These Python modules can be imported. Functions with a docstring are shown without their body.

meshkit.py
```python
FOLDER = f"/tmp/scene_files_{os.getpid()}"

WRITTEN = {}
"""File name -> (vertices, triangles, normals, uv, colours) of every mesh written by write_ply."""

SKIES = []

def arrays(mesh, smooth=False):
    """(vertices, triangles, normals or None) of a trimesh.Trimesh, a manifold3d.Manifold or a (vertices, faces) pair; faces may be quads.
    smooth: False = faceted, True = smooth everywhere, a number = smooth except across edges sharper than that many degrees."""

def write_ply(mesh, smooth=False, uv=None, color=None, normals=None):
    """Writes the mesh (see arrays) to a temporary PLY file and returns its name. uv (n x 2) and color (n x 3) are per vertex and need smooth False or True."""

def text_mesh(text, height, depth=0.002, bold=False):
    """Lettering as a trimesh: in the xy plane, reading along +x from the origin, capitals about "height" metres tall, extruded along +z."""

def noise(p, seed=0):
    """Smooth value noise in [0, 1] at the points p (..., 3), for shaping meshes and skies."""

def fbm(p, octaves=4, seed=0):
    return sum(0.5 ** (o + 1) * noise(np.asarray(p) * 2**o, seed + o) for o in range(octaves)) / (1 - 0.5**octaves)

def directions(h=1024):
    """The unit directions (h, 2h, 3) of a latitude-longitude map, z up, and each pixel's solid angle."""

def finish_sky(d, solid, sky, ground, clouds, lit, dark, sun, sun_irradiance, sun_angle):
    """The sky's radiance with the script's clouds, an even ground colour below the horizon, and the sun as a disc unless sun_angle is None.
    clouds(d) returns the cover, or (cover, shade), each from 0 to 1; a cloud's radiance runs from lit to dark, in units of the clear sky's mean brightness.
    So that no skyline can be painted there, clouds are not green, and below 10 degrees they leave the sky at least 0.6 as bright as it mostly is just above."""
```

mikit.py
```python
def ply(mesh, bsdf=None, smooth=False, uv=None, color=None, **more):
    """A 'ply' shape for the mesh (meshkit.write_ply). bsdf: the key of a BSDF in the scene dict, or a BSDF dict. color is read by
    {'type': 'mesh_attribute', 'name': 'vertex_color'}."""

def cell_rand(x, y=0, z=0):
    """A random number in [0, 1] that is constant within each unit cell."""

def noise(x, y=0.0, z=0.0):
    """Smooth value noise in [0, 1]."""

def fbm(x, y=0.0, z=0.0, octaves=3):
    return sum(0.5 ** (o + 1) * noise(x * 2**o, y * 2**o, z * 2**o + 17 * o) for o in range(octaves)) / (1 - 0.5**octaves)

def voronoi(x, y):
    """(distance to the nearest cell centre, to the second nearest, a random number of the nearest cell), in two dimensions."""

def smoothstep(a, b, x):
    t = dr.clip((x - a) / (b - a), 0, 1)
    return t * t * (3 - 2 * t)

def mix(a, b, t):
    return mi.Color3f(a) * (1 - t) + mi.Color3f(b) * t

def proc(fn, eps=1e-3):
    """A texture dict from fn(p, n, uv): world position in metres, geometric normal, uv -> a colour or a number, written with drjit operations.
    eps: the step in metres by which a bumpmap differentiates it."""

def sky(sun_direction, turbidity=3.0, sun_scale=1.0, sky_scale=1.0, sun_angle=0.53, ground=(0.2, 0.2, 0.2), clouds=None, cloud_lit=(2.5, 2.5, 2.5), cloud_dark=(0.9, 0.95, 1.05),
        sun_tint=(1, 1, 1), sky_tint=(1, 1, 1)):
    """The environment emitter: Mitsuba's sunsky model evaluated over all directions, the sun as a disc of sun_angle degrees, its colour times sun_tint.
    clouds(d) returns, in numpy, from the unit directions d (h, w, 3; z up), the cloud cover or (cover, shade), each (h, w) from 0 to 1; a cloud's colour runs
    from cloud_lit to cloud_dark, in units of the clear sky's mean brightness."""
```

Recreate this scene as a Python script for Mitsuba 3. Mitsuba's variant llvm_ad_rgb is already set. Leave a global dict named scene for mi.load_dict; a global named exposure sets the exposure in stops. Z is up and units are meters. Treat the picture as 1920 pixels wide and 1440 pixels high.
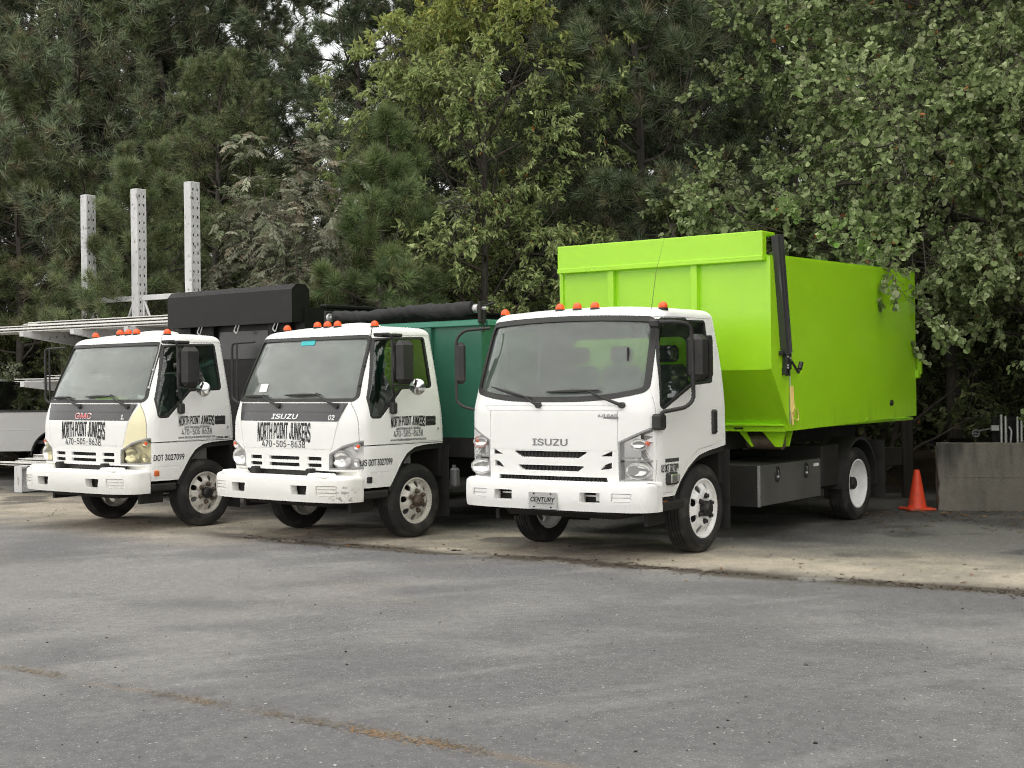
import math, random
import numpy as np, trimesh, manifold3d as m3
import mitsuba as mi, drjit as dr
import mikit, meshkit
from scipy.interpolate import PchipInterpolator
from shapely.geometry import Polygon, box as sbox, Point, LineString
from shapely import affinity

# ------------------------------------------------------------------ camera, sky, exposure
T = mi.ScalarTransform4f
EYE = 1.567
scene = {}
labels = {}
scene['camera'] = {'type': 'perspective', 'fov': 40.53, 'fov_axis': 'x', 'near_clip': 0.1, 'far_clip': 2000.0,
                   'to_world': T().look_at(origin=[0, 0, EYE], target=[0, 10, EYE - 0.010], up=[0.0122, 0, 1])}


def cloud_cover(d):
    n = meshkit.noise(d * 3.0 + 5.0, 3) * 0.6 + meshkit.noise(d * 8.0, 4) * 0.4
    up = np.clip(d[..., 2], 0, 1)
    return np.ones(d.shape[:2]), np.clip(0.75 - 0.85 * up + 0.35 * (n - 0.5), 0, 1)


scene['sky'] = mikit.sky([-0.35, -0.75, 0.75], turbidity=4, sun_scale=0.1, sun_angle=150, clouds=cloud_cover,
                         cloud_lit=(2.5, 2.5, 2.45), cloud_dark=(1.25, 1.28, 1.3), ground=(0.17, 0.17, 0.165))
exposure = 3.0

# ------------------------------------------------------------------ materials
sm, fbm, noise, mix = mikit.smoothstep, mikit.fbm, mikit.noise, mikit.mix


def rgb(c):
    return {'type': 'rgb', 'value': list(c)}


def mat(name, base, rough=0.5, two=True, bump=None, bscale=0.001, **kw):
    b = {'type': 'principled', 'base_color': mikit.proc(base) if callable(base) else rgb(base),
         'roughness': mikit.proc(rough) if callable(rough) else float(rough), **kw}
    if bump is not None:
        b = {'type': 'bumpmap', 'scale': bscale, 'tex': mikit.proc(bump, 2e-3), 'bsdf': b}
    scene[name] = {'type': 'twosided', 'bsdf': b} if two else b


def dirty(base, amount=0.35, dirt=(0.32, 0.29, 0.24), low=0.75, freq=1.0):
    """paint with road film that thickens towards the wheels and soft rain streaks"""
    def f(p, n, uv):
        k = fbm(p.x * 2.3 * freq, p.y * 2.3 * freq, p.z * 1.6, 4)
        s = fbm(p.x * 21 * freq, p.y * 21 * freq, p.z * 1.1, 3)
        lo = 1 - sm(0.35, low, p.z)
        a = amount * dr.clip(0.12 * s + 0.10 * k + lo * (0.25 + 0.9 * (k - 0.35)), 0, 1)
        return mix(base, dirt, a)
    return f


mat('white_paint', dirty((0.80, 0.80, 0.775), 0.35), 0.28, clearcoat=0.5, clearcoat_gloss=0.9, specular=0.5)
mat('white_new', dirty((0.81, 0.81, 0.79), 0.22), 0.22, clearcoat=0.7, clearcoat_gloss=0.95, specular=0.5)
mat('bumper_white', dirty((0.79, 0.785, 0.75), 0.4, low=0.6), 0.38, specular=0.5)


def scraped(p, n, uv):
    k = fbm(p.x * 30, p.y * 30, p.z * 40, 4)
    big = fbm(p.x * 9 + 3, p.y * 9, p.z * 12, 3)
    # scuffs around the dented driver-side corner of the middle truck's bumper (world place)
    d = dr.sqrt(dr.square(p.x + 1.62) + dr.square(p.y - 13.33) + dr.square((p.z - 0.50) * 1.5))
    m = (1 - sm(0.05, 0.22, d + 0.25 * (big - 0.5))) * sm(0.54, 0.66, k + 0.3 * (0.14 - d))
    return mix(mix((0.79, 0.785, 0.75), (0.45, 0.40, 0.33), 0.22 * (1 - sm(0.1, 0.5, d))), (0.10, 0.085, 0.07), m * 0.6)


mat('bumper_scuffed', scraped, 0.45)
mat('cream_paint', dirty((0.80, 0.74, 0.49), 0.2), 0.35, specular=0.5)
mat('black_plastic', lambda p, n, uv: mix((0.014, 0.014, 0.015), (0.032, 0.031, 0.029), fbm(p.x * 9, p.y * 9, p.z * 9, 3)), 0.5)
mat('gloss_black', dirty((0.03, 0.031, 0.035), 0.25, (0.16, 0.15, 0.14), 0.3), 0.16, specular=0.6)
mat('charcoal_panel', dirty((0.045, 0.046, 0.05), 0.3, (0.16, 0.15, 0.14), 0.3), 0.3, specular=0.5)
mat('dark_frame', lambda p, n, uv: mix((0.007, 0.007, 0.007), (0.022, 0.02, 0.017), fbm(p.x * 6, p.y * 6, p.z * 6, 3)), 0.65)
mat('dump_black', lambda p, n, uv: mix((0.004, 0.004, 0.0045), (0.012, 0.0115, 0.011), fbm(p.x * 3, p.y * 3, p.z * 5, 4)), 0.45, specular=0.35)


def tyre_col(p, n, uv):
    k = fbm(p.x * 7, p.y * 7, p.z * 7, 4)
    return mix((0.014, 0.014, 0.014), (0.075, 0.068, 0.058), sm(0.45, 0.8, k) * 0.6 + 0.35 * (1 - sm(0.0, 0.12, p.z)))


mat('tyre_rubber', tyre_col, 0.8)
mat('rim_white', dirty((0.80, 0.80, 0.79), 0.25, (0.3, 0.27, 0.22), 0.5), 0.3, specular=0.5)


def rusty(p, n, uv):
    k = fbm(p.x * 11, p.y * 11, p.z * 11, 4)
    return mix(mix((0.70, 0.69, 0.64), (0.50, 0.47, 0.41), k), (0.10, 0.045, 0.02), 0.6 * sm(0.60, 0.76, fbm(p.x * 17 + 9, p.y * 17, p.z * 17, 4)))


mat('rim_aged', rusty, 0.4, metallic=0.1)
mat('rust_steel', lambda p, n, uv: mix((0.07, 0.04, 0.025), (0.18, 0.15, 0.12), fbm(p.x * 31, p.y * 31, p.z * 31, 3)), 0.55, metallic=0.4)
mat('nut_black', (0.02, 0.02, 0.02), 0.4)
mat('chrome', (0.75, 0.75, 0.74), 0.12, metallic=1.0)
mat('reflector', (0.78, 0.78, 0.77), 0.16, metallic=0.9)
mat('lamp_grey', (0.34, 0.34, 0.34), 0.3, metallic=0.5)
mat('lamp_silver', (0.72, 0.72, 0.71), 0.28, metallic=0.55)
mat('amber', (0.85, 0.10, 0.015), 0.18, specular=0.6)
mat('amber_lens', (0.55, 0.12, 0.02), 0.2, specular=0.6)
mat('letter_black', (0.012, 0.012, 0.013), 0.45)
mat('letter_grey', (0.13, 0.13, 0.135), 0.5)
mat('letter_silver', (0.26, 0.26, 0.265), 0.25, metallic=0.7)
mat('letter_white', (0.8, 0.8, 0.8), 0.35)
mat('letter_red', (0.55, 0.02, 0.03), 0.3)
mat('teal_print', (0.03, 0.42, 0.44), 0.5)
mat('paper_white', (0.75, 0.75, 0.73), 0.6)
mat('paper_lime', (0.5, 0.75, 0.12), 0.6)
mat('plate_grey', (0.42, 0.42, 0.41), 0.4, metallic=0.2)
mat('seat_grey', lambda p, n, uv: mix((0.09, 0.09, 0.095), (0.16, 0.16, 0.16), fbm(p.x * 25, p.y * 25, p.z * 25, 3)), 0.85)
mat('dash_grey', (0.26, 0.265, 0.26), 0.6)
mat('trim_dark', (0.05, 0.052, 0.055), 0.6)
mat('cab_lining', (0.22, 0.22, 0.21), 0.8)


def lime_col(p, n, uv):
    k = fbm(p.x * 1.3, p.y * 1.3, p.z * 2.0, 4)
    s = fbm(p.x * 14, p.y * 14, p.z * 0.9, 3)
    return mix(mix((0.36, 0.70, 0.010), (0.31, 0.62, 0.010), k), (0.20, 0.34, 0.03), 0.25 * sm(0.5, 0.8, s) * (1 - sm(1.0, 1.5, p.z)))


mat('lime_paint', lime_col, 0.30, specular=0.5, clearcoat=0.8, clearcoat_gloss=0.93, bump=lambda p, n, uv: fbm(p.x * 1.1, p.y * 1.1, p.z * 1.4, 2) + 0.02 * fbm(p.x * 40, p.y * 40, p.z * 40, 2), bscale=0.016)
mat('green_paint', lambda p, n, uv: mix((0.020, 0.108, 0.070), (0.042, 0.158, 0.106), fbm(p.x * 2, p.y * 2, p.z * 3, 4)), 0.38)
mat('green_rim', (0.06, 0.25, 0.175), 0.4)
mat('tarp', lambda p, n, uv: mix((0.012, 0.012, 0.013), (0.03, 0.03, 0.031), noise(p.x * 90, p.y * 90, p.z * 90)), 0.8)
mat('galvanised', lambda p, n, uv: mix((0.38, 0.38, 0.38), (0.62, 0.62, 0.61), fbm(p.x * 8, p.y * 8, p.z * 5, 3)), 0.38, metallic=0.6)


def box_col(p, n, uv):
    return mix((0.09, 0.091, 0.087), (0.24, 0.24, 0.228), fbm(p.x * 2.2, p.y * 2.2, p.z * 1.2 + 4, 4))


mat('toolbox_face', box_col, 0.36, metallic=0.55)
mat('rope_yellow', lambda p, n, uv: mix((0.75, 0.50, 0.12), (0.8, 0.66, 0.30), noise(p.x * 120, p.y * 120, p.z * 160)), 0.8)
def pane(tr, dust_sheen, col=(.62, .63, .60)):
    film = mikit.proc(lambda p, n, uv: dust_sheen * (0.45 + 1.1 * fbm(p.x * 2.5, p.y * 2.5, p.z * 4.0, 3)))  # dust film that also paints the pale sky reflection onto the glass
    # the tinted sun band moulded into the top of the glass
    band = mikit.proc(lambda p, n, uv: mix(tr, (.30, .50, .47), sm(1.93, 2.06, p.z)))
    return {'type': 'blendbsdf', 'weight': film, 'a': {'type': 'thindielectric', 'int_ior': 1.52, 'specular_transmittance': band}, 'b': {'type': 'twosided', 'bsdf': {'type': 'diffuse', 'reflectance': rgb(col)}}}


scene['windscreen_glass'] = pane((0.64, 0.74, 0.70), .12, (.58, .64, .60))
scene['windscreen_dust_sheen'] = pane((0.62, 0.72, 0.68), .20, (.60, .65, .61))
scene['side_glass'] = {'type': 'thindielectric', 'int_ior': 1.5, 'specular_transmittance': rgb((0.33, 0.40, 0.36))}
scene['lamp_glass'] = {'type': 'thindielectric', 'int_ior': 1.5}
scene['lamp_glass_aged'] = {'type': 'thindielectric', 'int_ior': 1.5, 'specular_transmittance': rgb((0.93, 0.89, 0.70))}

# ------------------------------------------------------------------ naming and placing
place, taken = {}, set()


def numbered(key):
    if key not in taken:
        taken.add(key)
        return key
    i = 1
    while f'{key}_{i:03d}' in taken:
        i += 1
    taken.add(f'{key}_{i:03d}')
    return f'{key}_{i:03d}'


def thing(name, label, category, group=None, tw=None, kind=None):
    key = numbered(name)
    place[key] = tw
    labels[key] = {'label': label}
    if category:
        labels[key]['category'] = category
    if group:
        labels[key]['group'] = group
    if kind:
        labels[key]['kind'] = kind
    return key


def obj(parent, name, mesh, bsdf, smooth=32, label=None, kind=None, **kw):
    key = numbered(parent + '__' + name)
    d = dict(mesh) if isinstance(mesh, dict) else mikit.ply(mesh, bsdf, smooth, **kw)
    d['bsdf'] = {'type': 'ref', 'id': bsdf}
    tw = place.get(parent.split('__')[0])
    if tw is not None:
        d['to_world'] = tw
    scene[key] = d
    if label or kind:
        labels[key] = {**({'label': label} if label else {}), **({'kind': kind} if kind else {})}
    return key


def solo(name, mesh, bsdf, label, category=None, group=None, smooth=32, kind=None, tw=None, **kw):
    key = thing(name, label, category, group, tw, kind)
    d = dict(mesh) if isinstance(mesh, dict) else mikit.ply(mesh, bsdf, smooth, **kw)
    d['bsdf'] = {'type': 'ref', 'id': bsdf}
    if tw is not None:
        d['to_world'] = tw
    scene[key] = d
    return key


# ------------------------------------------------------------------ mesh helpers
cat = trimesh.util.concatenate


def tm(m):
    if isinstance(m, trimesh.Trimesh):
        return m
    k = m.to_mesh()
    return trimesh.Trimesh(np.asarray(k.vert_properties)[:, :3], np.asarray(k.tri_verts), process=False)


def mf(m):
    if isinstance(m, m3.Manifold):
        return m
    v, f = np.asarray(m.vertices, np.float32), np.asarray(m.faces, np.uint32)
    r = m3.Manifold(m3.Mesh(v, f))
    return r


def box(x0, x1, y0, y1, z0, z1, c=0.0):
    lo, hi = np.array([x0, y0, z0], float), np.array([x1, y1, z1], float)
    if c <= 0:
        b = trimesh.creation.box(extents=hi - lo)
        b.apply_translation((lo + hi) / 2)
        return b
    c = min(c, 0.49 * float((hi - lo).min()))
    pts = []
    for s in np.ndindex(2, 2, 2):
        p = np.where(s, hi, lo)
        sg = np.where(s, -1, 1)
        for a in range(3):
            q = p + sg * c
            q[a] = p[a]
            pts.append(q)
    return trimesh.convex.convex_hull(np.array(pts))


def tube(pts, r, n=8, closed=False):
    pts = np.asarray(pts, float)
    m = len(pts)
    r = np.broadcast_to(np.asarray(r, float), (m,))
    t = np.gradient(pts, axis=0)
    if closed:
        t = np.roll(pts, -1, 0) - np.roll(pts, 1, 0)
    t /= np.linalg.norm(t, axis=1, keepdims=True) + 1e-12
    a = np.array([0, 0, 1.0]) if abs(t[0, 2]) < 0.9 else np.array([1.0, 0, 0])
    V = []
    for i in range(m):
        a = a - t[i] * (a @ t[i])
        a /= np.linalg.norm(a) + 1e-12
        b = np.cross(t[i], a)
        th = np.arange(n) * 2 * np.pi / n
        V.append(pts[i] + r[i] * (np.cos(th)[:, None] * a + np.sin(th)[:, None] * b))
    V = np.concatenate(V)
    F = []
    for i in range(m if closed else m - 1):
        j = (i + 1) % m
        for k in range(n):
            p, q = k, (k + 1) % n
            F += [[i * n + p, i * n + q, j * n + q], [i * n + p, j * n + q, j * n + p]]
    if not closed:
        V = np.vstack([V, pts[0], pts[-1]])
        for k in range(n):
            F += [[m * n, (k + 1) % n, k], [m * n + 1, (m - 1) * n + k, (m - 1) * n + (k + 1) % n]]
    return trimesh.Trimesh(V, F, process=False)


def arc_path(pts, rad, n=6):
    """polyline with rounded corners"""
    pts = [np.asarray(p, float) for p in pts]
    out = [pts[0]]
    for a, b, c in zip(pts[:-2], pts[1:-1], pts[2:]):
        u, v = a - b, c - b
        k = min(rad, 0.45 * np.linalg.norm(u), 0.45 * np.linalg.norm(v))
        p, q = b + u / np.linalg.norm(u) * k, b + v / np.linalg.norm(v) * k
        for s in np.linspace(0, 1, n):
            out.append((1 - s) ** 2 * p + 2 * s * (1 - s) * b + s * s * q)
    out.append(pts[-1])
    return np.array(out)


def rpoly(pts, r=0.0):
    p = Polygon(pts)
    return p.buffer(-r).buffer(2 * r).buffer(-r) if r else p


def prism(axis, poly, a, b):
    """axis 'X': poly in (Y,Z); 'Y': poly in (X,Z); 'Z': poly in (X,Y); from a to b along the axis"""
    out = []
    for g in getattr(poly, 'geoms', [poly]):
        m = trimesh.creation.extrude_polygon(g, b - a, engine='earcut')
        v = m.vertices.copy()
        if axis == 'X':
            v = np.stack([v[:, 2] + a, v[:, 0], v[:, 1]], 1)
        elif axis == 'Y':
            v = np.stack([v[:, 0], v[:, 2] + a, v[:, 1]], 1)
        else:
            v = v + [0, 0, a]
        m = trimesh.Trimesh(v, m.faces, process=True)
        if m.volume < 0:
            m.invert()
        out.append(m)
    return out[0] if len(out) == 1 else cat(out)


def lathe(profile, axis='X', n=48, closed=False):
    """profile: (along axis, radius)"""
    pr = np.asarray(profile, float)
    m = len(pr)
    th = np.arange(n) * 2 * np.pi / n
    V = np.stack([np.repeat(pr[:, 0], n), (pr[:, 1:2] * np.cos(th)).ravel(), (pr[:, 1:2] * np.sin(th)).ravel()], 1)
    i, k = np.meshgrid(np.arange(m if closed else m - 1), np.arange(n), indexing='ij')
    i, k = i.ravel(), k.ravel()
    j, q = (i + 1) % m, (k + 1) % n
    F = np.vstack([np.stack([i * n + k, j * n + q, i * n + q], 1), np.stack([i * n + k, j * n + k, j * n + q], 1)])
    M = trimesh.Trimesh(V, F, process=False)
    if closed and M.volume < 0:
        M.invert()
    return M


def mirror_x(m):
    m = tm(m).copy()
    m.vertices[:, 0] *= -1
    m.invert()
    return m


def lettering(text, height, width=None, bold=False, warp=None, res=0.02):
    """text centred on the origin in (u, v), subdivided so that it can follow a surface"""
    m = meshkit.text_mesh(text, height, 0.0025, bold)
    v = m.vertices.copy()
    lo, hi = v.min(0), v.max(0)
    v[:, 0] -= (lo[0] + hi[0]) / 2
    v[:, 1] -= height / 2
    if width:
        v[:, 0] *= width / (hi[0] - lo[0])
    v, f = trimesh.remesh.subdivide_to_size(v, m.faces, res, max_iter=12)
    if warp:
        v = warp(v)
    return v, f


class Loft:
    """cab-like body: superellipse nose, flat sides; every measure in the truck's own frame (x to the driver's side, y to the rear, z up)"""

    def __init__(self, yf, w, yr, zb, zt, D=0.3, n=3.0, rf=0.2, rs=0.09, crown=0.06, edge=0.1):
        f = lambda t: PchipInterpolator(*np.array(t, float).T, extrapolate=True)
        self.yf, self.w, self.yr = f(yf), f(w), f(yr)
        self.zb, self.zt, self.D, self.n, self.rf, self.rs, self.crown, self.edge = zb, zt, D, n, rf, rs, crown, edge

    def front(self, x, z):
        q = np.clip(np.abs(x) / self.w(z), 0, 0.9999)
        return self.yf(z) + self.D * (1 - (1 - q ** self.n) ** (1 / self.n))

    def side(self, y, z):
        t = np.clip(1 - (y - self.yf(z)) / self.D, 0, 1)
        return self.w(z) * (1 - t ** self.n) ** (1 / self.n)

    def solid(self, off=0.0, zb=None, zt=None, nz=34):
        zb = self.zb + max(off, 0) if zb is None else zb
        zt = self.zt - off if zt is None else zt
        th = np.linspace(0, np.pi, 57)
        cx, sy = np.sign(np.cos(th)) * np.abs(np.cos(th)) ** (2 / self.n), np.sin(th) ** (2 / self.n)
        rings = []
        zs = list(np.linspace(zb, zt - self.edge, nz))
        lev = [(z, 0.0) for z in zs] + [(zt - self.edge + self.edge * math.sin(p), 1 - math.cos(p)) for p in np.linspace(0.2, np.pi / 2, 7)]
        for z, k in lev:
            w = float(self.w(z)) - off - self.rs * k
            yf = float(self.yf(z)) + off + self.rf * k
            yr = float(self.yr(z)) - off - 0.08 * k
            rc = 0.05
            fr = np.stack([w * cx, yf + self.D * (1 - sy)], 1)
            rear = [(-w, yf + self.D + (yr - rc - yf - self.D) * s) for s in np.linspace(0.15, 1, 8)]
            rear += [(-w + rc * (1 - math.cos(a)), yr - rc + rc * math.sin(a)) for a in np.linspace(0.3, np.pi / 2, 4)]
            rear += [(x, yr) for x in np.linspace(-w + rc, w - rc, 16)[1:-1]]
            rear += [(w - rc * (1 - math.cos(a)), yr - rc + rc * math.sin(a)) for a in np.linspace(np.pi / 2, 0.3, 4)]
            rear += [(w, yf + self.D + (yr - rc - yf - self.D) * s) for s in np.linspace(1, 0.15, 8)]
            o = np.vstack([fr, rear])
            rings.append(np.column_stack([o, np.full(len(o), z)]))
        top = rings[-1]
        c = top.mean(0)
        for s in (0.9, 0.75, 0.55, 0.35, 0.15):
            r = c + (top - c) * s
            r[:, 2] = zt + self.crown * (1 - s ** 2)
            rings.append(r)
        M = len(rings[0])
        V = np.vstack(rings + [[c + [0, 0, self.crown]], [rings[0].mean(0)]])
        i, k = np.meshgrid(np.arange(len(rings) - 1), np.arange(M), indexing='ij')
        i, k = i.ravel(), k.ravel()
        q = (k + 1) % M
        F = np.vstack([np.stack([i * M + k, i * M + q, (i + 1) * M + q], 1), np.stack([i * M + k, (i + 1) * M + q, (i + 1) * M + k], 1)])
        t, b, k = len(V) - 2, len(V) - 1, np.arange(M)
        q, L = (k + 1) % M, (len(rings) - 1) * M
        F = np.vstack([F, np.stack([L + k, L + q, 0 * k + t], 1), np.stack([q, k, 0 * k + b], 1)])
        m = trimesh.Trimesh(V, F, process=False)
        if m.volume < 0:
            m.invert()
        return mf(m)

    def on_front(self, text, height, x, z, width=None, bold=False, warp=None, lift=0.002):
        v, f = lettering(text, height, width, bold, warp)
        X, Z = v[:, 0] + x, v[:, 1] + z
        return trimesh.Trimesh(np.stack([X, self.front(X, Z) - lift - v[:, 2], Z], 1), f, process=False)

    def on_side(self, text, height, y, z, width=None, bold=False, warp=None, lift=0.002):
        v, f = lettering(text, height, width, bold, warp)
        Y, Z = v[:, 0] + y, v[:, 1] + z
        return trimesh.Trimesh(np.stack([self.side(Y, Z) + lift + v[:, 2], Y, Z], 1), f[:, ::1], process=False)


def sheet(solid_mesh, keep):
    """the faces of a closed pane whose normal passes keep(normals): one single sheet of glass"""
    m = tm(solid_mesh)
    return m.submesh([np.nonzero(keep(m.face_normals))[0]], append=True)


# ------------------------------------------------------------------ wheels
def wheel_meshes(R, rim, width, style):
    """axle along x, outer side +x at x = 0; style 'front' (dish out), 'dual' (dish in)"""
    w = width
    pr = [(-0.02, rim), (-0.005, rim + 0.012), (0.0, rim + 0.03)]
    pr += [(0.006, rim + 0.35 * (R - rim)), (0.004, rim + 0.37 * (R - rim)), (0.004, rim + 0.6 * (R - rim)), (-0.002, rim + 0.62 * (R - rim)), (-0.012, R - 0.028), (-0.028, R - 0.008), (-0.045, R)]
    g = []
    for k in range(1, 5):
        x = -0.03 - k * (w - 0.06) / 5
        g += [(x + 0.006, R), (x + 0.004, R - 0.011), (x - 0.004, R - 0.011), (x - 0.006, R)]
    pr += g + [(-w + 0.045, R), (-w + 0.02, R - 0.012), (-w, rim + 0.5 * (R - rim)), (-w + 0.01, rim + 0.02), (-w + 0.02, rim)]
    tyre = lathe(pr, n=64, closed=True)
    if style == 'front':
        d = [(-0.022, rim - 0.001), (-0.010, rim + 0.004), (-0.008, rim - 0.008), (-0.03, rim - 0.016), (-0.045, rim - 0.032), (-0.040, rim - 0.045), (-0.006, rim - 0.085), (0.002, rim - 0.10),
             (0.004, rim * 0.50), (0.0, rim * 0.40), (-0.012, rim * 0.36), (-0.014, 0.02), (-0.03, 0.02), (-0.034, rim * 0.40), (-0.016, rim * 0.52), (-0.02, rim - 0.10), (-0.058, rim - 0.045), (-0.062, rim - 0.02), (-0.20, rim - 0.02), (-0.20, rim - 0.001)]
    else:
        d = [(-0.022, rim - 0.001), (-0.010, rim + 0.004), (-0.008, rim - 0.010), (-0.03, rim - 0.02), (-0.07, rim - 0.03), (-0.105, rim - 0.032), (-0.135, rim - 0.06), (-0.16, rim * 0.55), (-0.165, 0.02), (-0.18, 0.02), (-0.175, rim * 0.6), (-0.15, rim - 0.05), (-0.12, rim - 0.018), (-0.2, rim - 0.015), (-0.2, rim - 0.001)]
    disc = mf(lathe(d, n=72, closed=True))
    holes = []
    if style == 'front':
        for k in range(8):
            a = k * np.pi / 4 + 0.3
            c = trimesh.creation.cylinder(radius=rim * 0.135, height=0.2, sections=20)
            c.apply_transform(trimesh.transformations.rotation_matrix(np.pi / 2, [0, 1, 0]))
            c.vertices[:, 1] = c.vertices[:, 1] * 1.12
            c.apply_translation([0, rim * 0.72, 0])
            c.apply_transform(trimesh.transformations.rotation_matrix(a, [1, 0, 0]))
            holes.append(c)
        for c in holes:
            disc = disc - mf(c)
    nuts = []
    if style == 'front':
        for k in range(6):
            a = k * np.pi / 3 + 0.25
            c = lathe([(0.0, 0.0), (0.0, 0.026), (0.010, 0.026), (0.012, 0.019), (0.032, 0.018), (0.037, 0.012), (0.037, 0.0)], n=12)
            c.apply_translation([0.0, rim * 0.43, 0])
            c.apply_transform(trimesh.transformations.rotation_matrix(a, [1, 0, 0]))
            nuts.append(c)
        hub = lathe([(-0.02, 0.0), (-0.02, rim * 0.27), (0.03, rim * 0.26), (0.04, rim * 0.2), (0.065, rim * 0.17), (0.07, 0.0)], n=28)
    else:
        hub = lathe([(-0.17, 0.0), (-0.17, 0.075), (-0.06, 0.07), (-0.045, 0.055), (-0.045, 0.0)], n=24)
    return tyre, tm(disc), hub, nuts


def moved(m, x=0, y=0, z=0, rot=None):
    m = m.copy()
    if rot is not None:
        m.apply_transform(trimesh.transformations.rotation_matrix(rot[0], rot[1]))
    m.apply_translation([x, y, z])
    return m


def put_wheel(truck, kit, x, y, R, rim_mat, nut_mat, side=1, spin=0.0, hub_mat='nut_black', nuts=True):
    tyre, disc, hub, nn = kit
    wk = numbered(truck + '__wheel')

    def pl(m):
        m = m.copy()
        m.apply_transform(trimesh.transformations.rotation_matrix(spin, [1, 0, 0]))
        if side < 0:
            m = mirror_x(m)
        m.apply_translation([x, y, R])
        return m
    obj(wk, 'tyre', pl(tyre), 'tyre_rubber', 40)
    obj(wk, 'rim', pl(disc), rim_mat, 35)
    obj(wk, 'hub', pl(hub), hub_mat, 30)
    if nuts:
        for c in nn:
            obj(wk, 'lug_nut', pl(c), nut_mat, 30)


LOC = {3: (.9685, 13.18, .6235), 2: (-1.709, 14.755, .6985), 1: (-4.181, 16.14, .6715)}


def frame_of(k):
    x, y, a = LOC[k]
    return T().translate([x, y, 0]).rotate([0, 0, 1], -math.degrees(a))


def world(k, p):
    x, y, a = LOC[k]
    p = np.asarray(p, float)
    X, Y = p[..., 0], p[..., 1]
    return np.stack([x + X * math.cos(a) + Y * math.sin(a), y - X * math.sin(a) + Y * math.cos(a), p[..., 2]], -1)

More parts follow.
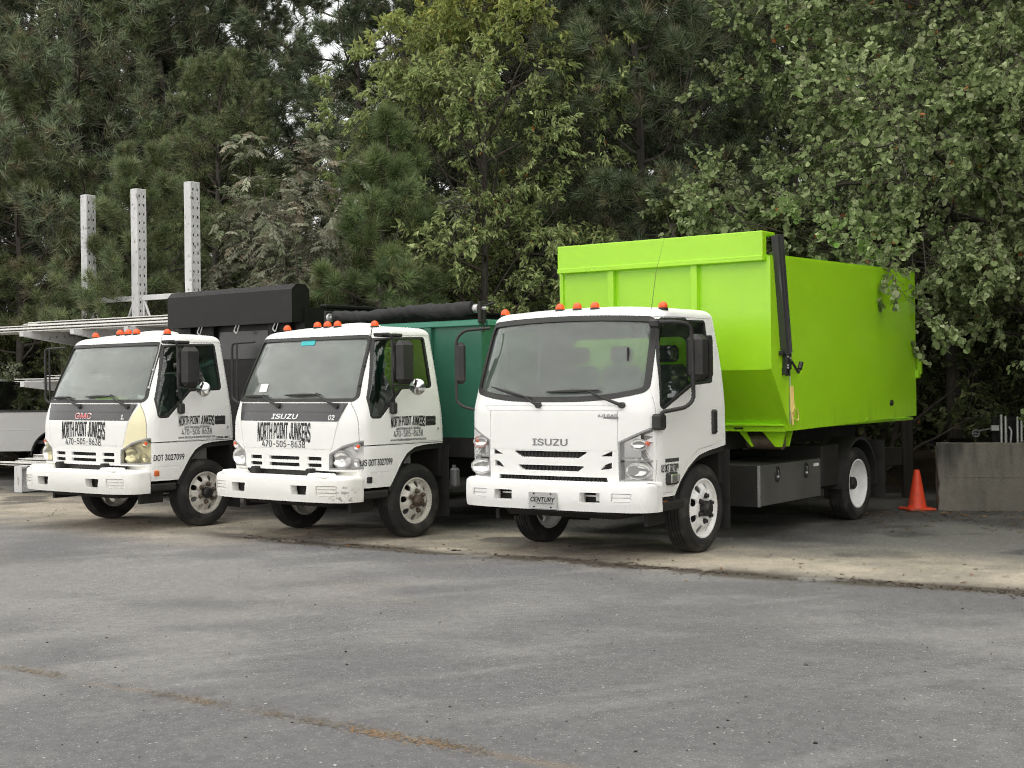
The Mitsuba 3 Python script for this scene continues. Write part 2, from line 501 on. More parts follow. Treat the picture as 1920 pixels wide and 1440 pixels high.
# ------------------------------------------------------------------ cabs
CAB_A = Loft(yf=[(.5, -.92), (.9, -.945), (1.15, -.94), (1.40, -.875), (2.06, -.585), (2.3, -.48)],
             w=[(.5, .985), (.9, 1.0), (1.2, 1.0), (1.4, .99), (2.06, .915), (2.3, .88)],
             yr=[(.5, .36), (.96, .37), (1.12, .365), (1.56, .32), (2.08, .27), (2.3, .25)], zb=.55, zt=2.14, D=.30, n=3.0, rf=.12, rs=.08, crown=.045, edge=.075)
CAB_B = Loft(yf=[(.5, -1.07), (.9, -1.095), (1.3, -1.09), (1.42, -1.06), (2.13, -.83), (2.3, -.77)],
             w=[(.5, .985), (1.0, 1.0), (1.3, 1.0), (1.5, .99), (2.1, .93), (2.3, .91)],
             yr=[(.5, .36), (1.0, .37), (1.58, .35), (2.15, .28), (2.3, .26)], zb=.565, zt=2.215, D=.33, n=3.2, rf=.13, rs=.09, crown=.04, edge=.08)


def build_cab(A):
    """the body shell, door, panes and trims of one kind of cab, in the truck's frame"""
    C = CAB_A if A else CAB_B
    out = C.solid()
    core = C.solid(0.012)
    cavity = C.solid(0.05, zb=.98, zt=C.zt + C.crown - .05)
    P = {}
    if A:
        ws = rpoly([(-.905, 1.405), (.905, 1.405), (.825, 2.055), (-.825, 2.055)], .06)
        win = rpoly([(-.70, 1.43), (-.685, 1.235), (-.56, 1.235), (-.235, 1.52), (.195, 1.53), (.155, 2.045), (-.50, 2.025)], .035)
        door = rpoly([(-.80, .97), (-.80, 1.36), (-.66, 2.03), (-.60, 2.06), (.235, 2.06), (.26, 1.8), (.31, 1.3), (.315, .985)], .02)
        arch = Polygon([(-.43, .3), (-.42, .55), (-.36, .64), (-.27, .78), (-.19, .87), (-.08, .925), (.05, .945), (.6, .965), (.6, .3)])
        rear = rpoly([(-.62, 1.5), (.62, 1.5), (.6, 1.95), (-.6, 1.95)], .08)
    else:
        xs = np.linspace(-.915, .915, 15)
        ws = rpoly([(x, 1.395 + .085 * (abs(x) / .915) ** 3) for x in xs] + [(.915, 1.6), (.893, 2.02), (.86, 2.125)] + [(x, 2.125 + .03 * (1 - (x / .86) ** 2)) for x in np.linspace(.8, -.8, 9)] + [(-.86, 2.125), (-.893, 2.02), (-.915, 1.6)], .07)
        win = rpoly([(-.86, 1.34), (-.81, 1.325), (-.26, 1.53), (.105, 1.55), (.075, 2.11), (-.71, 2.095), (-.80, 1.75)], .03)
        door = rpoly([(-.91, .60), (-.91, 1.5), (-.76, 2.10), (-.70, 2.13), (.20, 2.13), (.27, 1.58), (.30, 1.02), (.10, .98), (-.2, .95), (-.43, .83), (-.62, .63), (-.66, .60)], .02)
        arch = Polygon([(-.62, .3), (-.62, .57), (-.52, .69), (-.38, .80), (-.2, .893), (0, .93), (.15, .945), (.6, 1.0), (.6, .3)])
        rear = rpoly([(-.66, 1.52), (.66, 1.52), (.64, 1.98), (-.64, 1.98)], .08)
    arch_r = arch.buffer(0)
    for a, b in ((.5, 1.3), (-1.3, -.5)):
        out = out - mf(prism('X', arch_r, a, b))
    shell = out - cavity
    shell = shell - mf(prism('X', win, .6, 1.4)) - mf(prism('X', win, -1.4, -.6))
    shell = shell - mf(prism('Y', ws, -1.6, -.2)) - mf(prism('Y', rear, .1, .7))
    # grooves
    def groove(axis, poly, a, b, wd=.0035):
        return mf(prism(axis, poly.buffer(wd).difference(poly.buffer(-wd)), a, b)) - core
    dprism = mf(prism('X', door, .5, 1.4))
    if A:
        hood = rpoly([(-.815, 1.385), (.815, 1.385), (.745, 1.20), (.67, .93), (-.67, .93), (-.745, 1.20)], .012)
        low = rpoly([(-.665, .925), (.665, .925), (.64, .715), (-.64, .715)], .012)
        shell = shell - groove('Y', hood, -1.6, -.5) - groove('Y', low, -1.6, -.5)
        shell = shell - groove('X', door, -1.4, -.5)
        shell = shell - mf(prism('X', LineString([(-.84, .965), (.4, .965)]).buffer(.004), .9, 1.3)) - mf(prism('X', LineString([(-.77, .70), (-.38, .70)]).buffer(.006), .985, 1.3))
    else:
        hood = rpoly([(-.68, 1.315), (.68, 1.315), (.68, .965), (-.68, .965)], .01)
        shell = shell - groove('Y', hood, -1.6, -.5)
        cowl = rpoly([(-.76, 1.36), (.76, 1.36), (.70, 1.315), (-.70, 1.315)], .004)
        shell = shell - groove('Y', cowl, -1.6, -.5, .0025)
        shell = shell - groove('X', door, -1.4, -.5)
    # grille openings
    gr = []
    if A:
        for z0, z1 in ((.818, .854), (.753, .788)):
            for x0, x1 in ((-.54, -.35), (-.23, .23), (.35, .54)):
                gr.append(rpoly([(x0, z0), (x1, z0), (x1, z1), (x0, z1)], .008))
    else:
        gr.append(rpoly([(-.40, .955), (.40, .955), (.30, .900), (-.30, .900)], .006))
        gr.append(rpoly([(-.365, .83), (.365, .83), (.29, .783), (-.29, .783)], .006))
        for s in (1, -1):
            gr.append(rpoly([(s * .63, .965), (s * .63, .92), (s * .52, .92)], .002))
            gr.append(rpoly([(s * .625, .868), (s * .625, .815), (s * .51, .80), (s * .565, .85)], .002))
        gr.append(rpoly([(-.575, .735), (.575, .735), (.60, .58), (-.60, .58)], .004))
    gback = []
    for g in gr:
        shell = shell - mf(prism('Y', g, -1.6, -.5))
        gback.append(g)
    # lamps
    lam = {}
    for s in (1, -1):
        if A:
            hl = Polygon([(s * .635, .735), (s * .645, .885), (s * .80, .965), (s * .96, 1.015), (s * 1.1, 1.03), (s * 1.1, .755), (s * .9, .735)])
        else:
            hl = Polygon([(s * .69, .708), (s * .69, 1.045), (s * .83, 1.11), (s * .95, 1.165), (s * 1.1, 1.19), (s * 1.1, .715)])
        cutter = mf(prism('Y', hl, -1.6, -.765 if A else -.93))
        shell = shell - (cutter - C.solid(.075))
        lam[s] = (cutter, hl)
    dr_ = shell ^ dprism
    shell = shell - mf(prism('X', door.buffer(.0035), .5, 1.4))
    if A:
        shell = shell - mf(prism('X', sbox(-1.6, .3, -.805, .715), -1.3, 1.3))
    cm = tm(shell)
    tc = cm.triangles_center
    ins = (np.abs(tc[:, 0]) < C.side(tc[:, 1], tc[:, 2]) - .035) & (tc[:, 1] > C.front(tc[:, 0], tc[:, 2]) + .035) & (tc[:, 2] > .9) & (tc[:, 2] < C.zt - .03) & (tc[:, 1] < C.yr(tc[:, 2]) - .03)
    import shapely
    inside = shapely.contains_xy(ws.buffer(.012), tc[:, 0], tc[:, 2]) & (tc[:, 1] < -.2) & (np.abs(cm.face_normals[:, 1]) < .6)
    ins |= inside
    P['lining'] = cm.submesh([np.nonzero(ins)[0]], append=True)
    P['cab'] = cm.submesh([np.nonzero(~ins)[0]], append=True)
    dm = tm(dr_)
    tc = dm.triangles_center
    ins = (np.abs(tc[:, 0]) < C.side(tc[:, 1], tc[:, 2]) - .03)
    P['door_card'] = dm.submesh([np.nonzero(ins)[0]], append=True)
    P['door'] = dm.submesh([np.nonzero(~ins)[0]], append=True)
    P['grille_back'] = tm((C.solid(.03) - C.solid(.05)) ^ mf(prism('Y', sbox(-.66, .60, .66, .99), -1.6, -.5)))
    # radiator fins behind the openings
    fins = [box(x - .004, x + .004, float(C.front(x, .8)) + .016, float(C.front(x, .8)) + .055, .60 if not A else .74, .96 if not A else .87) for x in np.arange(-.56, .57, .04)]
    P['grille_fins'] = cat(fins)
    # glass
    thin = C.solid(.012) - C.solid(.016)
    P['windscreen'] = sheet(thin ^ mf(prism('Y', ws.buffer(.004), -1.6, -.2)), lambda n: n[:, 1] < -.2)
    for s, k in ((1, 'near'), (-1, 'far')):
        pr_ = prism('X', win.buffer(.004), .6, 1.4) if s > 0 else prism('X', win.buffer(.004), -1.4, -.6)
        P['glass_' + k] = sheet(thin ^ mf(pr_), lambda n, s=s: n[:, 0] * s > .3)
    P['glass_rear'] = sheet(thin ^ mf(prism('Y', rear.buffer(.004), .1, .7)), lambda n: n[:, 1] > .5)
    wr = .028 if A else .042
    band = C.solid(-.004) - C.solid(.02)
    P['seal'] = tm(band ^ mf(prism('Y', ws.buffer(.006).difference(ws.buffer(-wr)), -1.6, -.2)))
    P['window_frame'] = tm((C.solid(-.002) - C.solid(.03)) ^ mf(prism('X', win.buffer(.006).difference(win.buffer(-.016)), .6, 1.4)))
    P['window_frame_far'] = mirror_x(P['window_frame'])
    # lamps: silvered bowl, clear cover
    shellg = C.solid(.004) - C.solid(.009)
    shellb = C.solid(.062) - C.solid(.072)
    rimb = C.solid(-.001) - C.solid(.07)
    for s in (1, -1):
        cutter, hl = lam[s]
        k = 'n' if s > 0 else 'f'
        P['lamp_cover_' + k] = sheet(shellg ^ cutter, lambda n, s=s: (n[:, 1] < -.05) | (n[:, 0] * s > .3))
        P['lamp_bowl_' + k] = tm(shellb ^ cutter)
        P['lamp_frame_' + k] = tm(rimb ^ (mf(prism('Y', hl.buffer(.004).difference(hl.buffer(-.012)), -1.6, -.765 if A else -.93))))
    # wheel-arch lip
    lipi = arch.buffer(-.055).buffer(0)
    lip = arch.buffer(-.001).difference(lipi).intersection(sbox(-1, .50, .36, 1.2))
    P['lip_n'] = prism('X', lip, .60, .965)
    P['lip_f'] = mirror_x(P['lip_n'])
    return C, P


def interior(t, A, C):
    obj(t, 'dashboard', cat([box(-.86, .86, C.front(0, 1.4) + .16, C.front(0, 1.4) + .48, 1.05, 1.36, .06), box(.22, .80, C.front(0, 1.4) + .18, C.front(0, 1.4) + .46, 1.30, 1.43, .06)]), 'dash_grey')
    sw = tube([(.48 + .19 * math.cos(a), -.33 + .10 * math.sin(a) - (0.1 if not A else 0), 1.42 + .17 * math.sin(a)) for a in np.linspace(0, 2 * np.pi, 28, endpoint=False)], .014, 8, True)
    yo = -.33 - (0 if A else .1)
    obj(t, 'steering_wheel', cat([sw, tube([(.48, yo, 1.42), (.48, yo - .22, 1.2)], .03), tube([(.30, yo, 1.42), (.66, yo, 1.42)], .012)]), 'trim_dark')
    for x in (.48, -.02, -.50):
        st = numbered(t + '__seat')
        obj(st, 'seat_cushion', box(x - .22, x + .22, -.30, .18, 1.0, 1.16, .05), 'seat_grey')
        obj(st, 'seat_back', moved(box(x - .21, x + .21, .0, .12, 1.1, 1.72, .05), 0, .12, 0), 'seat_grey')
        obj(st, 'headrest', box(x - .12, x + .12, .13, .22, 1.74, 1.9, .035), 'seat_grey')


def wiper(t, C, piv, knee, b0, b1):
    """piv, knee and the blade's ends are (x, z) on the windscreen"""
    def on(p, l):
        return np.array([p[0], float(C.front(p[0], p[1])) - l, p[1]])
    k = numbered(t + '__wiper')
    mid = [(b0[0] + (b1[0] - b0[0]) * s, b0[1] + (b1[1] - b0[1]) * s) for s in np.linspace(0, 1, 9)]
    blade = cat([tube([on(p, .02) for p in mid], [.006, .009, .012, .014, .016, .014, .012, .009, .006], 6), tube([on(p, .008) for p in mid], .005, 5)])
    obj(k, 'blade', blade, 'black_plastic')
    arm = cat([tube([on(piv, .02), on(((piv[0] + knee[0]) / 2, (piv[1] + knee[1]) / 2), .05), on(knee, .035)], [.016, .011, .008], 8), moved(trimesh.creation.cylinder(.026, .05, sections=14), *on(piv, .012), rot=(np.pi / 2, [1, 0, 0])), moved(trimesh.creation.icosphere(2, .017), *on(knee, .03))])
    obj(k, 'wiper_arm', arm, 'black_plastic')


def marker(t, C, x, y, z=None):
    zz = z
    m = trimesh.creation.icosphere(2, .042)
    m.vertices[:, 2] = np.maximum(m.vertices[:, 2] * 1.05, -.02)
    k = obj(t, 'marker_light', moved(m, x, y, zz), 'amber')
    obj(k, 'lamp_base', moved(trimesh.creation.cylinder(.045, .02, sections=20), x, y, zz - .022), 'black_plastic')


def roof_z(P, x, y):
    loc = P['cab'].ray.intersects_location([[x, y, 4.0]], [[0, 0, -1.0]], multiple_hits=False)[0]
    return loc[0][2] if len(loc) else 2.2


def bumper(A):
    if A:
        B = Loft(yf=[(.3, -1.13), (.42, -1.155), (.55, -1.17), (.70, -1.15)], w=[(.3, .985), (.5, 1.015), (.7, 1.01)], yr=[(.3, -.78), (.7, -.78)], zb=.425, zt=.675, D=.30, n=3.4, rf=.05, rs=.04, crown=0.0, edge=.035)
        holes = [(.46, .115, .49, .585), (-.46, .115, .49, .585)]
        vents = [(.80, .115, .487, .59), (-.80, .115, .487, .59)]
        zt, top = .675, [(-1.2, .64), (-.95, .672), (-.66, .705), (-.40, .675), (0, .655), (.40, .675), (.66, .705), (.95, .672), (1.2, .64)]
    else:
        B = Loft(yf=[(.3, -1.165), (.44, -1.185), (.55, -1.20), (.72, -1.18)], w=[(.3, .98), (.5, 1.01), (.72, 1.005)], yr=[(.3, -.90), (.72, -.90)], zb=.445, zt=.70, D=.32, n=3.6, rf=.05, rs=.04, crown=0.0, edge=.035)
        holes = [(.47, .10, .522, .61), (-.45, .10, .522, .61)]
        vents = [(.765, .09, .535, .61), (-.73, .09, .535, .61)]
    s = B.solid(nz=10)
    body = s - B.solid(.08, zb=B.zb - .1, zt=B.zt + .1, nz=10)
    # the shelf that closes the top
    if A:
        for i in (1, -1):
            peak = box(i * .66 - .16, i * .66 + .16, -1.12, -.95, .64, .703, .03)
            body = body + mf(peak)
    shelf = B.solid(.004, nz=10) ^ mf(box(-1.1, 1.1, -1.3, -.78, B.zt - .07, B.zt - .012))
    body = body + shelf
    dark = []
    for x, hw, z0, z1 in holes:
        body = body - mf(prism('Y', rpoly([(x - hw, z1), (x + hw, z1), (x + hw * .84, z0), (x - hw * .84, z0)] if A else [(x - hw, z0), (x + hw, z0), (x + hw, z1), (x - hw, z1)], .008), -1.4, -.9))
        dark.append(box(x - hw - .02, x + hw + .02, -1.06, -1.04, z0 - .02, z1 + .02))
    vs = []
    for x, hw, z0, z1 in vents:
        body = body - (mf(prism('Y', rpoly([(x - hw, z0), (x + hw, z0), (x + hw, z1), (x - hw, z1)], .015), -1.4, -.6)) - B.solid(.028, zt=B.zt + .1, nz=10))
        n = 3 if A else 2
        for k in range(n):
            zc = z0 + (k + .5) * (z1 - z0) / n
            vs.append(tm((B.solid(.008, nz=10) - B.solid(.05, zt=B.zt + .1, nz=10)) ^ mf(prism('Y', rpoly([(x - hw * .9, zc - .4 * (z1 - z0) / n), (x + hw * .9, zc - .4 * (z1 - z0) / n), (x + hw * .9, zc + .3 * (z1 - z0) / n), (x - hw * .9, zc + .3 * (z1 - z0) / n)], .006), -1.4, -.6))))
    return B, tm(body), cat(dark), vs


def lamps(t, P, A, aged=False):
    for s, k in ((1, 'n'), (-1, 'f')):
        h = numbered(t + '__headlight')
        obj(h, 'reflector', P['lamp_bowl_' + k], 'lamp_silver' if A else 'reflector', 30)
        obj(h, 'lens', P['lamp_cover_' + k], 'lamp_glass_aged' if aged else 'lamp_glass', True)
        obj(h, 'lamp_frame', P['lamp_frame_' + k], 'lamp_grey', 30)
        C = CAB_A if A else CAB_B

        def bowl(x, z, rx, rz, dep, pull=.03):
            m = trimesh.creation.icosphere(3, 1.0)
            m = m.submesh([np.nonzero(m.triangles_center[:, 1] > 0)[0]], append=True)
            m.vertices *= [rx, dep, rz]
            rib = 1 + .02 * np.sin(18 * np.arctan2(m.vertices[:, 2], m.vertices[:, 0]))
            m.vertices[:, [0, 2]] *= rib[:, None]
            m.apply_translation([s * x, float(C.front(x, z)) + pull, z])
            return m
        if A:
            obj(h, 'main_beam', cat([bowl(.775, .83, .125, .092, .05, .012)]), 'reflector', 40)
            obj(h, 'bulb', moved(trimesh.creation.icosphere(2, .02), s * .765, float(C.front(.765, .82)) + .03, .82), 'letter_white')
            obj(h, 'turn_signal', cat([bowl(.925, .955, .05, .045, .03, .012)]), 'reflector', 40)
            obj(h, 'turn_bulb', moved(trimesh.creation.icosphere(2, .018), s * .935, float(C.front(.935, .96)) + .012, .96), 'amber')
            obj(h, 'low_signal', cat([bowl(.925, .805, .05, .045, .03, .012)]), 'reflector', 40)
        else:
            obj(h, 'main_beam', cat([bowl(.84, .795, .12, .075, .06, .02)]), 'chrome', 40)
            obj(h, 'turn_signal', cat([bowl(.85, 1.02, .08, .055, .05, .02)]), 'chrome', 40)
            obj(h, 'turn_bulb', moved(trimesh.creation.icosphere(2, .02), s * .91, float(C.front(.91, 1.03)) + .03, 1.03), 'amber')
            st = [box(s * x - .018, s * x + .018, float(C.front(x, .9)) + .012, float(C.front(x, .9)) + .03, .895, .912, .003) for x in (.73, .79, .85, .91)]
            obj(h, 'lamp_strip', cat(st), 'chrome', False)
            obj(h, 'divider', tm((C.solid(.005) - C.solid(.06)) ^ mf(prism('Y', sbox(s * .685 if s > 0 else -1.1, .873, 1.1 if s > 0 else -.685, .887), -1.6, -.93))), 'lamp_grey', 30)


def mirror_old(t, x=1.16):
    m = numbered(t + '__mirror')
    hood = mf(box(x - .035, x + .075, -.515, -.275, 1.565, 2.0, .05)) - mf(box(x - .1, x + .01, -.49, -.30, 1.60, 1.97))
    front = trimesh.convex.convex_hull(np.array([(x + dx, y, z) for dx in (-.02,) for y in (-.51, -.28) for z in (1.58, 1.99)] + [(x + .0, -.56, 1.78), (x + .02, -.54, 1.7), (x + .02, -.54, 1.88)]))
    obj(m, 'mirror_housing', cat([tm(hood), front]), 'black_plastic')
    obj(m, 'mirror_arm', cat([tube(arc_path([(.97, -.60, 2.06), (x, -.57, 2.06), (x, -.54, 2.0)], .04), .014), tube(arc_path([(x, -.545, 2.0), (x, -.545, 1.55), (1.06, -.42, 1.46), (1.03, -.40, 1.36)], .05), .012), box(.955, 1.07, -.60, -.30, 2.035, 2.07, .01)]), 'black_plastic')
    obj(m, 'arm_foot', box(.99, 1.05, -.435, -.355, 1.27, 1.385, .015), 'black_plastic')
    dish = lathe([(0.0, 0.0), (.02, .045), (.022, .075), (.012, .082), (0.0, .07), (-.03, .03), (-.035, 0.0)], n=28)
    dish.apply_transform(trimesh.transformations.rotation_matrix(np.pi / 2 + .55, [0, 0, 1]))
    obj(m, 'convex_mirror', moved(dish, x + .02, -.22, 1.535), 'chrome')
    obj(m, 'mirror_clip', tube([(x, -.545, 1.56), (x + .02, -.26, 1.535)], .01), 'black_plastic')


def chassis(t, rear_y, A, hang=.7):
    fr = [box(s * .42 - .035, s * .42 + .035, -1.0, rear_y, .52, .74, .005) for s in (1, -1)]
    fr += [box(-.42, .42, y - .05, y + .05, .55, .68) for y in np.arange(-.6, rear_y, .8)]
    obj(t, 'chassis', cat(fr + [tube([(-.85, 0, .40), (.85, 0, .40)], .055, 10), box(-.3, .3, -.8, .6, .40, .9, .05), box(-.62, .62, -.95, -.45, .36, .50, .04), box(-.9, .9, .38, .46, .60, .98)]), 'dark_frame')
    for s in (1, -1):
        obj(t, 'mud_flap', moved(box(s * .78 - .20, s * .78 + .20, .44, .452, .18, .92), 0, 0, 0), 'black_plastic')
        obj(t, 'step', cat([box(s * .86 - .13, s * .86 + .13, -.84, -.44, .44, .52, .015), box(s * .80 - .02, s * .80 + .02, -.8, -.5, .3, .44)]), 'dark_frame')


A_CAB = build_cab(True)
B_CAB = build_cab(False)
KIT_A = wheel_meshes(.376, .232, .215, 'front')
KIT_AR = wheel_meshes(.376, .232, .215, 'dual')
KIT_B = wheel_meshes(.402, .268, .225, 'front')
KIT_BR = wheel_meshes(.402, .268, .225, 'dual')


def north_warp(v):
    hw = np.abs(v[:, 0]).max()
    h = v[:, 1].max()
    k = 1 + .22 * (v[:, 0] / hw) ** 2
    v = v.copy()
    v[:, 1] = h - (h - v[:, 1]) * k
    return v


def shear(v):
    v = v.copy()
    v[:, 0] += .25 * v[:, 1]
    return v


def common_cab(t, A, P, C, paint, bump_mat, aged):
    obj(t, 'cab', P['cab'], paint, 28)
    obj(t, 'cab_lining', P['lining'], 'cab_lining', False)
    d = obj(t, 'door', P['door'], paint, 28)
    obj(d, 'door_card', P['door_card'], 'cab_lining', False)
    obj(d, 'window_seal', P['window_frame'], 'black_plastic', 28)
    obj(d, 'window', P['glass_near'], 'side_glass', False)
    obj(t, 'far_window', P['glass_far'], 'side_glass', False)
    obj(t, 'window_seal', P['window_frame_far'], 'black_plastic', 28)
    w = obj(t, 'windscreen', P['windscreen'], 'windscreen_dust_sheen' if A else 'windscreen_glass', True)
    obj(w, 'seal', P['seal'], 'black_plastic', 28)
    obj(t, 'rear_window', P['glass_rear'], 'side_glass', True)
    g = obj(t, 'grille', P['grille_back'], 'dark_frame', 30)
    obj(g, 'grille_fins', P['grille_fins'], 'black_plastic', False)
    obj(t, 'arch_liner', P['lip_n'], 'black_plastic', 30)
    obj(t, 'arch_liner', P['lip_f'], 'black_plastic', 30)
    interior(t, A, C)
    lamps(t, P, A, aged)
    B, body, dark, vs = bumper(A)
    b = obj(t, 'bumper', body, bump_mat, 28)
    obj(b, 'tow_recess', dark, 'dark_frame', False)
    for v in vs:
        obj(b, 'vent_slat', v, bump_mat, 28)
    return d, b, B


def old_truck(k, name, label, paint, bump_mat, logo, num, aged, dot, dot_y, dot_w):
    C, P = A_CAB
    t = thing(name, label, 'dump truck', 'white cab-over dump trucks parked side by side', frame_of(k))
    d, b, B = common_cab(t, True, P, C, paint, bump_mat, aged)
    band = C.solid(-.003) - C.solid(.02)
    pan = rpoly([(-.81, 1.382), (.81, 1.382), (.742, 1.205), (-.742, 1.205)], .006)
    g = obj(t, 'cowl_panel', tm(band ^ mf(prism('Y', pan, -1.6, -.4))), 'charcoal_panel' if k == 1 else 'gloss_black', 28)
    up = rpoly([(-.79, 1.374), (.79, 1.374), (.77, 1.30), (-.77, 1.30)], .004)
    obj(g, 'washer_strip', tm((C.solid(-.008) - C.solid(.0)) ^ mf(prism('Y', up, -1.6, -.4))), 'charcoal_panel', 28)
    if logo == 'GMC':
        obj(g, 'lettering', C.on_front('GMC', .062, -.02, 1.255, .30, True, None, .006), 'letter_white', False, 'silver edged red maker lettering on the cowl panel')
        obj(g, 'lettering', C.on_front('GMC', .054, -.02, 1.255, .285, False, None, .0085), 'letter_red', False)
    else:
        obj(g, 'lettering', C.on_front('ISUZU', .048, .0, 1.253, .39, True, shear, .006), 'letter_white', False)
    obj(g, 'fleet_number', C.on_front(num, .048, .66, 1.245, .045 if k == 1 else .075, True, None, .006), 'letter_white', False)
    yo = .155 if k == 1 else 0
    obj(t, 'company_name', C.on_front('NORTH POINT JUNKERS', .155, -.01, 1.11, .81, True, north_warp), 'letter_black', False)
    obj(t, 'phone_number', C.on_front('470-505-8638', .066, -.01, .975, .66, False, north_warp if k == 1 else None), 'letter_black', False)
    obj(d, 'company_name', C.on_side('NORTH POINT JUNKERS', .088, -.17, 1.197, .49, True, lambda v: north_warp(v)), 'letter_black', False)
    obj(d, 'slogan', C.on_side('Junk Removal & Hauling', .030, -.17, 1.122, .35), 'letter_grey', False)
    obj(d, 'phone_number', C.on_side('470-505 8638' if k == 1 else '470-505-8638', .062, -.17, 1.068, .42), 'letter_black', False)
    obj(d, 'web_address', C.on_side('www.Northpointjunkremoval.com', .026, -.17, 1.010, .51), 'letter_grey', False)
    obj(t, 'dot_number', C.on_side(dot, .062, dot_y, .80, dot_w, True), 'letter_black', False)
    if k == 1:
        obj(d, 'fuel_note', C.on_side('DIESEL ONLY', .022, .20, .992, .19, True), 'letter_black', False)
    # door furniture
    h = obj(d, 'door_handle', moved(box(.985, 1.006, .08, .24, 1.135, 1.24, .02), 0, 0, 0), 'black_plastic')
    obj(h, 'pull', box(1.0, 1.016, .10, .22, 1.175, 1.2, .007), 'gloss_black')
    obj(d, 'lock', moved(trimesh.creation.cylinder(.012, .02, sections=14), 1.0, .262, 1.105, rot=(np.pi / 2, [0, 1, 0])), 'chrome')
    if k == 1:
        obj(t, 'side_marker', box(.96, 1.008, -.735, -.68, .605, .665, .008), 'amber_lens')
    else:
        obj(t, 'side_marker', box(.96, 1.003, -.735, -.675, .60, .66, .006), 'black_plastic', label='empty black side marker socket')
    if k == 1:
        corner = rpoly([(.85, 1.385), (.755, 1.20), (.675, .90), (.80, .972), (.97, 1.025), (1.1, 1.04), (1.1, 1.41), (.86, 1.41)], .01)
        obj(t, 'corner_panel', tm((C.solid(-.003) - C.solid(.012)) ^ mf(prism('Y', corner, -1.6, -.5)) ^ mf(prism('X', Polygon([(-1.6, .5), (-.806, .5), (-.806, 1.36), (-.785, 1.46), (-1.6, 1.46)]), .5, 1.3))), 'cream_paint', 28, 'pale yellow replacement panel above the headlight')
    # roof lamps, air intake blister
    for x in (-.67, -.155, 0, .155, .67):
        y = -.33 if abs(x) < .5 else -.30
        marker(t, C, x, y, roof_z(P, x, y) + .022)
    dome = trimesh.creation.icosphere(3, 1.0)
    dome.vertices *= [.26, .22, .04]
    obj(t, 'roof_vent', moved(dome, .14, -.02, roof_z(P, .14, 0) + .002), paint, 40)
    mirror_old(t)
    m = numbered(t + '__mirror')
    obj(m, 'mirror_arm', cat([tube(arc_path([(-.90, -.56, 2.04), (-1.20, -.63, 2.03), (-1.20, -.63, 1.42), (-1.0, -.60, 1.34)], .05), .014), tube([(-1.13, -.62, 2.03), (-1.13, -.62, 1.40)], .010)]), 'black_plastic')
    wiper(t, C, (-.12, 1.36), (-.40, 1.458), (-.80, 1.452), (-.33, 1.462))
    wiper(t, C, (.70, 1.36), (.42, 1.475), (-.05, 1.466), (.46, 1.472))
    pil = [np.array([x, float(C.front(x, z)) - .012, z]) for x, z in ((.885, 1.56), (.86, 1.75), (.835, 1.95))]
    obj(t, 'aerial', cat([tube(pil + [pil[-1] + [0, 0.05, .2]], .0055, 6)] + [moved(trimesh.creation.icosphere(1, .018), *q) for q in pil[:2]]), 'black_plastic' if k == 2 else 'galvanised')
    # wheels
    for x, y, s in ((.945, 0, 1), (-.945, 0, -1)):
        put_wheel(t, KIT_A, x, y, .376, 'rim_aged', 'rust_steel', s, .35 if k == 2 else .1, 'rust_steel' if k == 2 else 'nut_black')
    for x, y, s in ((1.0, 3.3, 1), (-1.0, 3.3, -1)):
        put_wheel(t, KIT_AR, x, y, .376, 'rim_aged', 'rust_steel', s, 0, nuts=False)
    chassis(t, 5.1, True)
    return t, C, d, b, B


# ------------------------------------------------------------------ the three trucks
t1, C1, d1, b1, _ = old_truck(1, 'dump_truck', 'white cab-over truck with pale yellow corner panel, red maker lettering and black dump body', 'white_paint', 'bumper_white', 'GMC', '1.', True, 'DOT 3027099', -.545, .40)
# paper on the dashboard, sticker, hoops and the black dump body
obj(t1, 'dashboard_paper', box(-.12, .22, -.70, -.52, 1.40, 1.46, .004), 'paper_lime')
obj(t1, 'dashboard_card', box(.62, .80, -.68, -.60, 1.43, 1.475, .01), 'paper_white')
body = numbered(t1 + '__dump_body')
X1 = 1.16
obj(body, 'headboard', trimesh.convex.convex_hull(np.array([(sx * X1, y, z) for sx in (1, -1) for y, z in ((1.12, 2.31), (1.12, 2.70), (1.19, 2.765), (1.34, 2.765), (1.40, 2.70), (1.40, 2.31))])), 'dump_black', False)
bodyw = [box(-X1 + .01, X1 - .01, 1.30, 1.34, .95, 2.33)]
for s in (1, -1):
    bodyw.append(box(s * X1 - .025, s * X1 + .025, 1.3, 5.1, .95, 2.49))
    bodyw += [box(s * (X1 + .025) - .03, s * (X1 + .025) + .03, y - .05, y + .05, .95, 2.44) for y in np.arange(1.7, 5.1, .68)]
bodyw += [box(-X1, X1, 1.3, 5.1, .90, .95), box(-X1, X1, 5.06, 5.1, .95, 2.3)]
obj(body, 'wall', cat(bodyw), 'dump_black', False)
obj(body, 'top_rail', cat([box(s * X1 - .05, s * X1 + .05, 1.62, 5.12, 2.49, 2.535, .01) for s in (1, -1)]), 'dump_black', False)
obj(body, 'front_window', box(-.35, .55, 1.285, 1.298, 1.9, 2.24), 'gloss_black', False)
for x in (-.9, -.45, .65, .95):
    obj(body, 'stiffener', box(x - .04, x + .04, 1.24, 1.298, .95, 2.31), 'dump_black', False)
for x in (-.55, .15, .85):
    obj(body, 'chain_hook', tube(arc_path([(x, 1.14, 2.315), (x - .04, 1.13, 2.24), (x + .01, 1.13, 2.20), (x + .05, 1.14, 2.315)], .02), .008), 'galvanised')

t2, C2, d2, b2, _ = old_truck(2, 'dump_truck', 'white cab-over truck with dented bumper corner and green dump body under a rolled tarp', 'white_paint', 'bumper_scuffed', 'ISUZU', '02', False, 'US DOT 3027099', -.60, .40)


